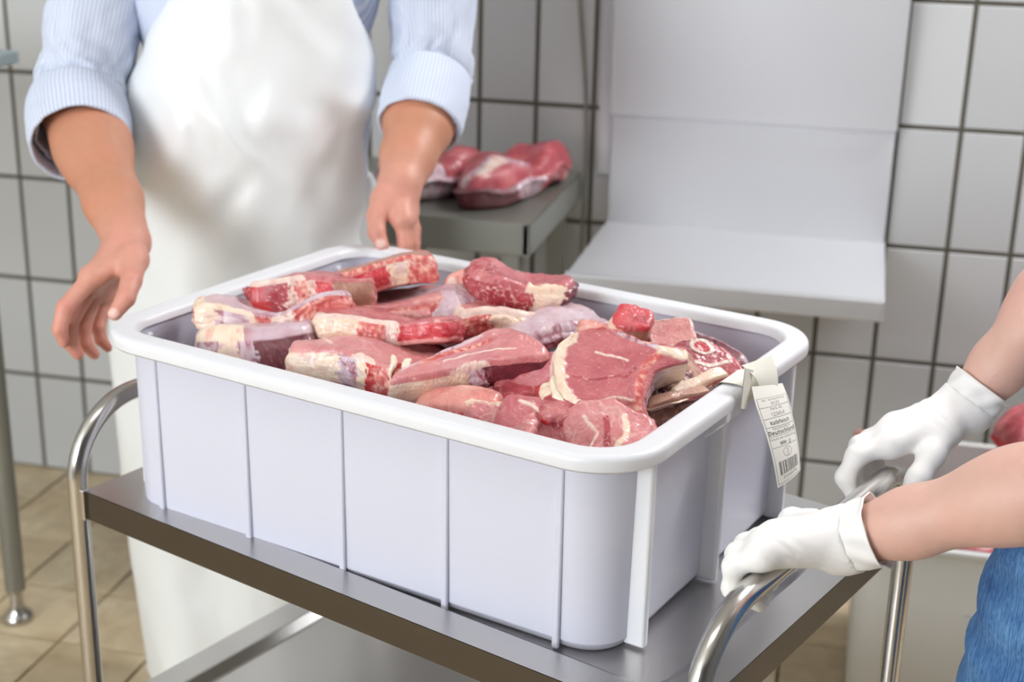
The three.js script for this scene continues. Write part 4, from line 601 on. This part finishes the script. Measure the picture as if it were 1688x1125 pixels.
// N .. S: along the front rim
meat('bone_piece', 'sawn bone piece, orange-pink, under the wedge chop at the front rim', {
  pts: bar(0.05, 0.026, 23), t: 0.036, e: 0.008, face: 'raw', marb: 0, side: [[30, 60, 'meat'], [60, 170, 'raw']], sideDefault: 'raw', rough: 1.4 }, [0.108, 0.918, 0.165, 24, 8, 9]);
meat('meat_cut', 'small striped dark red and white cut in the hollow below the wedge chop', {
  pts: bar(0.034, 0.03, 25), t: 0.036, e: 0.006, face: 'meat', marb: 1, side: [[60, 84, 'membrane'], [84, 96, 'fat'], [96, 140, 'tan']], sideDefault: 'meat' }, [0.15, 0.915, 0.1, 30, 24, 0]);
meat('meat_cut', 'crumbly pink cut pressed against the front rim, left of the flat pink slice', {
  pts: bar(0.042, 0.034, 27), t: 0.04, e: 0.012, face: 'pink', marb: 1, fat: [[200, 330, 0.01, 'cream']], side: [[20, 60, 'bright'], [60, 170, 'pink']], sideDefault: 'pink', rough: 2.4 }, [0.172, 0.914, 0.182, 20, 20, -6]);
meat('meat_cut', 'flat pink slice at the front rim, below the large leaning chop', {
  pts: bar(0.07, 0.036, 29), t: 0.034, e: 0.01, face: 'rose', marb: 0.7, fat: [[200, 300, 0.008]], seams: [[mm([[-50, -20], [-10, -12], [20, -18]]), 0.003, 'fat']], side: [[0, 359, 'rose']], sideDefault: 'rose', rough: 1.5 }, [0.232, 0.915, 0.152, 12, 26, -4]);
meat('meat_cut', 'rounded pink cut squeezed between the wedge chop and the large leaning chop', {
  pts: bar(0.036, 0.032, 31), t: 0.034, e: 0.012, face: 'rose', marb: 0.4, fat: [[300, 60, 0.008, 'raw']], side: [[300, 60, 'raw']], sideDefault: 'rose', bulge: 0.005 }, [0.168, 0.938, 0.07, 10, 48, 12]);
meat('meat_cut', 'blood-red cut with white strings just under the lower edge of the large leaning chop', {
  pts: bar(0.05, 0.03, 33), t: 0.03, e: 0.008, face: 'meat', marb: 0.9, fat: [[180, 300, 0.012, 'cream']], seams: [[mm([[-40, -16], [-6, -2], [20, 18]]), 0.005, 'fat'], [mm([[6, -10], [30, 10]]), 0.008, 'bright']], side: [[40, 140, 'meat']], sideDefault: 'bright', rough: 1.8 }, [0.236, 0.926, 0.108, 26, 30, -14]);
meat('meat_cut', 'pink trimming with white streaks wedged in the front right corner of the crate', {
  pts: bar(0.05, 0.038, 35), t: 0.036, e: 0.006, face: 'pink', marb: 1, fat: [[20, 160, 0.008, 'raw']], seams: [[mm([[-30, -24], [-12, 0], [-18, 26]]), 0.002, 'fat'], [mm([[14, -26], [20, 0], [10, 24]]), 0.0035, 'cream'], [mm([[-4, -20], [2, 20]]), 0.004, 'meat']], side: [[0, 359, 'raw'], [60, 100, 'membrane']], sideDefault: 'raw', rough: 1.9 }, [0.292, 0.918, 0.148, 22, 34, 4]);
// T .. X: right end and back right
meat('bone_piece', 'sawn bone sticking up with a red end, behind the large leaning chop', {
  pts: mm([[-24, 2], [-20, -16], [0, -22], [19, -17], [25, 0], [20, 17], [2, 21], [-17, 18]]), t: 0.068, e: 0.007, n: 120, face: 'bone', marb: 0.2, side: [[30, 110, 'tan'], [110, 210, 'cream'], [330, 30, 'meat']], sideDefault: 'tan', rough: 1.3 }, [0.196, 0.962, -0.07, 20, 16, -16]);
meat('meat_cut', 'small red cut with a white edge, right beside the upright sawn bone', {
  pts: bar(0.03, 0.03, 37), t: 0.05, e: 0.006, n: 150, face: 'pink', marb: 0.8, fat: [[0, 359, 0.005]], side: [[30, 70, 'raw'], [70, 140, 'meat']], sideDefault: 'meat' }, [0.236, 0.945, -0.107, 40, 12, 4]);
meat('meat_cut', 'crumbly orange-pink scrap of fat at the left of the upright sawn bone', {
  pts: bar(0.03, 0.024, 38), t: 0.03, e: 0.01, n: 140, face: 'raw', marb: 0.4, side: [[0, 359, 'cream']], sideDefault: 'raw', rough: 3 }, [0.168, 0.957, -0.062, 30, 20, 4]);
meat('veal_chop', 'veal chop with a white-ringed bone cross-section at the far right end', {
  pts: mm([[-52, 8], [-46, -14], [-22, -30], [4, -36], [26, -28], [44, -8], [50, 14], [30, 30], [0, 34], [-30, 28]]), t: 0.034, e: 0.006, face: 'meat', marb: 0.8, bones: [[-4, -20, 15, 10].map((q) => q / 1000)], fat: [[0, 100, 0.007], [220, 300, 0.006]], seams: [[mm([[-30, 0], [0, 6], [30, -6]]), 0.003, 'fat']], side: [[60, 140, 'raw'], [0, 60, 'bright']], sideDefault: 'tan' }, [0.293, 0.938, -0.078, 30, 40, -10]);
meat('meat_cut', 'smooth lilac-skinned strip against the back wall behind the far right chop', {
  pts: bar(0.07, 0.028, 39), t: 0.04, e: 0.014, face: 'dark', marb: 0.1, fat: [[0, 359, 0.012, 'membrane']], side: [[0, 359, 'dark']], sideDefault: 'dark', rough: 0.7, bulge: 0.006 }, [0.25, 0.925, -0.15, -10, 10, -6]);
meat('rib_piece', 'thin ribs and dark strips standing between the large leaning chop and right rim', {
  pts: bar(0.06, 0.042, 41), t: 0.04, e: 0.006, face: 'tan', marb: 1, seams: [[mm([[-40, -20], [10, 24]]), 0.006, 'dark'], [mm([[-20, -26], [34, 20]]), 0.004, 'cream'], [mm([[0, -30], [46, 8]]), 0.006, 'dark'], [mm([[-46, -4], [-10, 28]]), 0.004, 'cream']], side: [[30, 60, 'meat'], [60, 90, 'cream'], [90, 130, 'dark'], [130, 170, 'tan']], sideDefault: 'dark', rough: 2 }, [0.28, 0.925, 0.0, 62, 30, 0]);
meat('meat_cut', 'dark red cut beside the rack of ribs under the right rim', {
  pts: bar(0.05, 0.036, 43), t: 0.036, e: 0.008, face: 'meat', marb: 0.9, fat: [[40, 140, 0.006]], side: [[0, 359, 'dark']], sideDefault: 'dark', rough: 1.6 }, [0.27, 0.915, -0.035, 20, 24, -12]);
// strips of fat hanging from the large chop and the thick front chop
const fatMat = phy({ color: srgb(240, 226, 204), roughness: 0.4, clearcoat: 0.4, bumpMap: pores, bumpScale: 0.0008 });
const strip = (root, pts, w, t) => mesh('fat_strip', sweep(mm3(pts), (v, a) => (w * Math.abs(Math.cos(a)) + t) * (0.5 + 0.7 * Math.sin(Math.PI * Math.min(1, v * 1.3 + 0.12))) * (1 + 0.5 * n3(v * 9, w * 900, 3)), { n: 30, m: 12 }), fatMat, root);
function mm3(p) { return p.map(([x, y, z]) => V(x / 1000, y / 1000, z / 1000)); }
const bigChop = scene.children.find((o) => o.name === 'veal_chop'), thickChop = scene.children.find((o) => o.userData.label?.startsWith('thick edge-on'));
strip(bigChop, [[-70, 14, -6], [-66, 20, 18], [-56, 22, 36], [-44, 14, 54], [-38, 4, 70]], 0.005, 0.0022);
strip(bigChop, [[-52, 22, 30], [-28, 24, 38], [-8, 26, 48], [4, 18, 62], [10, 8, 76]], 0.0045, 0.002);
strip(thickChop, [[34, 22, 44], [40, 16, 54], [38, 4, 57], [44, -10, 57]], 0.003, 0.002);
strip(thickChop, [[52, 22, 40], [54, 12, 52], [60, 0, 55]], 0.0026, 0.002);
meat('meat_scrap', 'small pointed red scrap sticking up behind the long edge-on chop at the left', { pts: bar(0.022, 0.012, 81), t: 0.014, e: 0.004, n: 90, face: 'meat', marb: 0.6, sideDefault: 'meat', rough: 1.4 }, [-0.268, 0.964, 0.066, 40, 0, -24]);
meat('meat_scrap', 'bright red scrap under the lower right edge of the large leaning chop', { pts: bar(0.026, 0.018, 83), t: 0.02, e: 0.006, n: 90, face: 'bright', marb: 0.6, sideDefault: 'bright', rough: 1.4 }, [0.264, 0.934, 0.124, 30, 40, 10]);
meat('rib_bone', 'thin pale rib bone poking out beside the right rim, nearer one', { pts: bar(0.042, 0.007, 85), t: 0.012, e: 0.005, n: 90, face: 'tan', marb: 0, side: [[330, 30, 'bone']], sideDefault: 'cream', rough: 0.7 }, [0.312, 0.94, 0.03, 62, 20, 6]);
meat('rib_bone', 'thin pale rib bone poking out beside the right rim, farther one', { pts: bar(0.04, 0.007, 87), t: 0.012, e: 0.005, n: 90, face: 'cream', marb: 0, side: [[330, 30, 'bone']], sideDefault: 'tan', rough: 0.7 }, [0.318, 0.944, -0.012, 70, 20, 10]);
meat('meat_scrap', 'ragged pink scrap in the hollow left of the wedge chop top', { pts: bar(0.03, 0.02, 89), t: 0.022, e: 0.006, n: 90, face: 'pink', marb: 1, sideDefault: 'raw', rough: 1.8 }, [-0.108, 0.94, -0.036, 30, 10, -6]);
// the layer below, seen in the gaps
const under = [[-0.2, 0.875, -0.06, 20], [-0.06, 0.88, -0.02, -30], [0.06, 0.885, 0.0, 60], [0.19, 0.89, -0.02, 10], [0.23, 0.885, 0.06, 80], [0.0, 0.885, 0.11, 0], [0.14, 0.88, 0.12, 10], [-0.1, 0.87, 0.1, 50], [0.22, 0.88, -0.11, -20], [-0.22, 0.85, 0.1, 10]];
const underLabels = ['lower dark cut at the back left, under the marbled chop', 'lower dark cut in the gap under the folded lilac skin', 'lower dark cut in the gap right of the fatty slab', 'lower dark cut under the upright sawn bone', 'lower dark cut under the large leaning chop', 'lower dark cut under the thick edge-on chop at the front', 'lower dark cut under the wedge chop', 'lower dark cut in the black gap right of the smooth skinned piece', 'lower dark cut at the back under the lilac-skinned strip', 'lower dark cut beneath the smooth skinned piece at the left'];
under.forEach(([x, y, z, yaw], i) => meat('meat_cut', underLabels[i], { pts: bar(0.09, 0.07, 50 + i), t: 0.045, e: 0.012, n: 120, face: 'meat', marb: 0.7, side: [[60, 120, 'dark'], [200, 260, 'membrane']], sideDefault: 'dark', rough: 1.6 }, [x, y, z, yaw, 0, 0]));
// ---------------------------------------------------------------- the paper tag on the crate
{
  const t = thing('paper_tag', 'white printed paper tag looped round the right end of the crate rim, hanging down', 'tag', CR.x, CR.y, CR.z, CR.th);
  const Y = -CR.y, cnv = document.createElement('canvas'); cnv.width = 384; cnv.height = 1024; const c = cnv.getContext('2d');
  c.fillStyle = '#f6f4ec'; c.fillRect(0, 0, 384, 1024); c.strokeStyle = '#4a4a48'; c.fillStyle = '#2c2c2c'; c.lineWidth = 4;
  c.strokeRect(16, 190, 352, 814); for (const y of [300, 400, 474, 560, 664]) { c.beginPath(); c.moveTo(16, y); c.lineTo(368, y); c.stroke(); }
  c.textAlign = 'center'; const T = (s, y, f) => { c.font = f; c.fillText(s, 192, y); };
  c.fillStyle = '#555'; T('Nr. Schlachtung', 234, '38px sans-serif'); T('Herk.-Nr.', 334, '36px sans-serif'); T('Geschlachtet in', 502, '34px sans-serif'); T('Datum der Schlachtung', 596, '33px sans-serif');
  c.fillStyle = '#222'; T('0123', 286, '46px sans-serif'); T('12345-6', 388, '46px sans-serif'); T('Kalbfleisch', 458, 'bold 46px sans-serif'); T('Deutschland', 548, 'bold 58px sans-serif'); T('MM - JJ', 650, 'bold 44px sans-serif');
  c.beginPath(); c.ellipse(192, 728, 56, 46, 0, 0, 7); c.stroke(); T('DE', 716, '26px sans-serif'); T('123', 744, '26px sans-serif'); T('EG', 768, '22px sans-serif');
  const r = rng(77); for (let x = 56; x < 330;) { const w = 3 + Math.floor(r() * 3) * 4; c.fillRect(x, 800, w, 130); x += w + 4 + Math.floor(r() * 3) * 4; }
  T('0123456789', 974, '38px sans-serif');
  const tex = new THREE.CanvasTexture(cnv); tex.colorSpace = THREE.SRGBColorSpace; tex.anisotropy = 8;
  const paper = std({ color: srgb(240, 238, 226), roughness: 0.7 }), print = std({ map: tex, roughness: 0.65 });
  const rows = [[ 0.3870,0.9584,-0.0037,0.3870,0.9344,-0.0971 ],[ 0.3960,0.9406,0.0022,0.3960,0.9197,-0.0947 ],[ 0.4080,0.9075,-0.0032,0.4080,0.8890,-0.0921 ],[ 0.4160,0.8734,-0.0118,0.4160,0.8605,-0.0916 ],[ 0.4200,0.8363,-0.0239,0.4200,0.8338,-0.0932 ]].map((q) => [V(q[0], q[1] + Y, q[2]), V(q[3], q[4] + Y, q[5])]);
  const cl = new THREE.CatmullRomCurve3(rows.map((q) => q[0])), cr = new THREE.CatmullRomCurve3(rows.map((q) => q[1]));
  const nrm = V(0.97, 0.2, 0.1).normalize(), sheet = (u, v, o) => { const p = V().lerpVectors(cl.getPoint(v), cr.getPoint(v), u).addScaledVector(nrm, 0.003 * Math.sin(u * Math.PI) + o); p.u = u; p.v = 1 - v; return p; };
  mesh('leaf', grid(12, 30, (u, v) => sheet(1 - u, v, 0)).translate(0, 0, 0), print, t);
  mesh('leaf_back', [grid(12, 30, (u, v) => sheet(u, v, -0.0006)), grid(30, 1, (u, v) => sheet(0, u, -0.0006 * v)), grid(30, 1, (u, v) => sheet(1, u, -0.0006 * (1 - v))), grid(12, 1, (u, v) => sheet(u, 1, -0.0006 * v))], paper, t);
  // the band that wraps the flange: inside wall, over the top, round the outside, back underneath
  const H = 0.2397, L = 0.3465, path = [[L - 0.005, H - 0.02], [L - 0.0035, H - 0.006], [L + 0.002, H + 0.0012], [L + 0.008, H + 0.0022], [L + 0.022, H + 0.0022], [L + 0.0305, H - 0.001], [L + 0.0335, H - 0.008], [L + 0.034, H - 0.016], [L + 0.028, H - 0.0215], [L + 0.016, H - 0.0235], [L + 0.006, H - 0.024]];
  const pc = new THREE.CatmullRomCurve3(path.map(([x, y]) => V(x, y, 0))), band = (u, v, o) => { const p = pc.getPoint(v), q = pc.getTangent(v); return V(p.x + q.y * -o, p.y + q.x * o, lerp(-0.002 - 0.012 * v, -0.052 - 0.02 * v, u)); };
  mesh('band', [grid(8, 40, (u, v) => band(u, v, 0)), grid(8, 40, (u, v) => band(1 - u, v, 0.0007))], paper, t);
  // the tail pushed through the slot, standing up in front of the rim
  const Q = [V(0.376, 0.9835 + Y, 0.004), V(0.378, 0.972 + Y, -0.078), V(0.39, 0.933 + Y, -0.075), V(0.388, 0.955 + Y, -0.02)];
  const tail = (u, v, o) => V().lerpVectors(V().lerpVectors(Q[0], Q[1], u), V().lerpVectors(Q[3], Q[2], u), v).addScaledVector(V(0.9, 0.3, 0.1), 0.004 * Math.sin(v * 3) + o);
  mesh('tail', [grid(8, 10, (u, v) => tail(1 - u, v, 0)), grid(8, 10, (u, v) => tail(u, v, -0.0007))], paper, t);
  const Q2 = [V(0.381, 0.982 + Y, 0.006), V(0.384, 0.975 + Y, -0.012), V(0.386, 0.934 + Y, 0.006), V(0.384, 0.938 + Y, 0.016)];
  const st = (u, v, o) => V().lerpVectors(V().lerpVectors(Q2[0], Q2[1], u), V().lerpVectors(Q2[3], Q2[2], u), v).addScaledVector(V(1, 0, 0), o);
  mesh('strap', [grid(4, 8, (u, v) => st(1 - u, v, 0)), grid(4, 8, (u, v) => st(u, v, -0.0007))], paper, t);
}
// ---------------------------------------------------------------- meat in the background
function loose(name, label, o, x, y, z, yaw, tilt, roll, group) { meatSeed += 1.37; const m = mesh(name, cut({ seed: meatSeed, n: 140, ...o }), meatMat); tag(m, label, 'meat', group); m.position.set(x, y, z); m.rotation.order = 'YXZ'; m.rotation.set(tilt * RAD, yaw * RAD, roll * RAD); return m; }
loose('meat_cut', 'dark red piece of meat at the left on the grey worktable, beside the hand', { pts: mm([[-150, 10], [-130, -40], [-60, -62], [40, -60], [120, -40], [150, 0], [120, 44], [20, 62], [-80, 56]]), t: 0.07, e: 0.028, face: 'meat', marb: 0.4, fat: [[120, 230, 0.02, 'membrane']], side: [[0, 359, 'meat'], [100, 240, 'membrane']], sideDefault: 'dark', bulge: 0.01, rough: 2 }, -0.01, 0.904, 0.31, 68, 0, 0);
loose('meat_cut', 'dark red meat with a white sinew stripe, right on the grey worktable', { pts: mm([[-190, 6], [-150, -46], [-60, -58], [40, -52], [130, -44], [190, -8], [170, 30], [90, 54], [-20, 60], [-130, 48]]), t: 0.075, e: 0.03, face: 'meat', marb: 0.3, seams: [[mm([[-170, -10], [-110, 6], [-50, 40]]), 0.018, 'membrane'], [mm([[-160, 10], [-90, 20]]), 0.014, 'fat']], side: [[90, 150, 'membrane'], [0, 90, 'meat']], sideDefault: 'dark', bulge: 0.01, rough: 2 }, 0.148, 0.906, 0.265, 74, 0, 1);
const VG = 'raw red meat heaped in the grey vat';
loose('meat_cut', 'raw red cut topmost in the grey vat, behind the gloved hands', { pts: bar(0.09, 0.07, 71), t: 0.06, e: 0.022, face: 'meat', marb: 0.8, side: [[0, 359, 'bright']], sideDefault: 'bright', rough: 2.4 }, 1.195, 0.525, 0.39, 30, 8, 14, VG);
loose('meat_cut', 'raw red cut in the grey vat, lower left of the topmost one', { pts: bar(0.08, 0.07, 73), t: 0.06, e: 0.022, face: 'bright', marb: 0.6, side: [[0, 359, 'meat']], sideDefault: 'meat', rough: 2.4 }, 1.14, 0.42, 0.37, -20, 10, 20, VG);
loose('meat_cut', 'raw red cut in the grey vat, right of the topmost one', { pts: bar(0.1, 0.08, 75), t: 0.07, e: 0.022, face: 'meat', marb: 0.8, side: [[0, 359, 'dark']], sideDefault: 'dark', rough: 2.4 }, 1.4, 0.45, 0.44, 50, 4, 6, VG);
for (const [x, y, z, a, i] of [[1.07, 0.115, 0.47, 10, 0], [1.29, 0.115, 0.5, 60, 1], [1.5, 0.115, 0.46, 30, 2], [1.1, 0.29, 0.45, 40, 3], [1.3, 0.3, 0.44, -10, 4], [1.48, 0.29, 0.48, 70, 5]]) loose('meat_cut', 'raw red cut low in the grey vat, under the heaped ones', { pts: bar(0.13, 0.12, 90 + i), t: 0.17, e: 0.05, face: 'meat', marb: 0.6, side: [[0, 359, 'meat']], sideDefault: 'meat', rough: 2 }, x, y, z, a, 0, 0, 'raw red meat low in the grey vat');
loose('meat_scrap', 'small pink scrap of meat stuck on the wall tiles left of the far glove', { pts: bar(0.011, 0.008, 78), t: 0.008, e: 0.003, n: 40, face: 'raw', marb: 0, sideDefault: 'raw', rough: 0.6 }, 0.866, 0.326, 0.003, 0, 90, 0);

renderer.render(scene, camera);
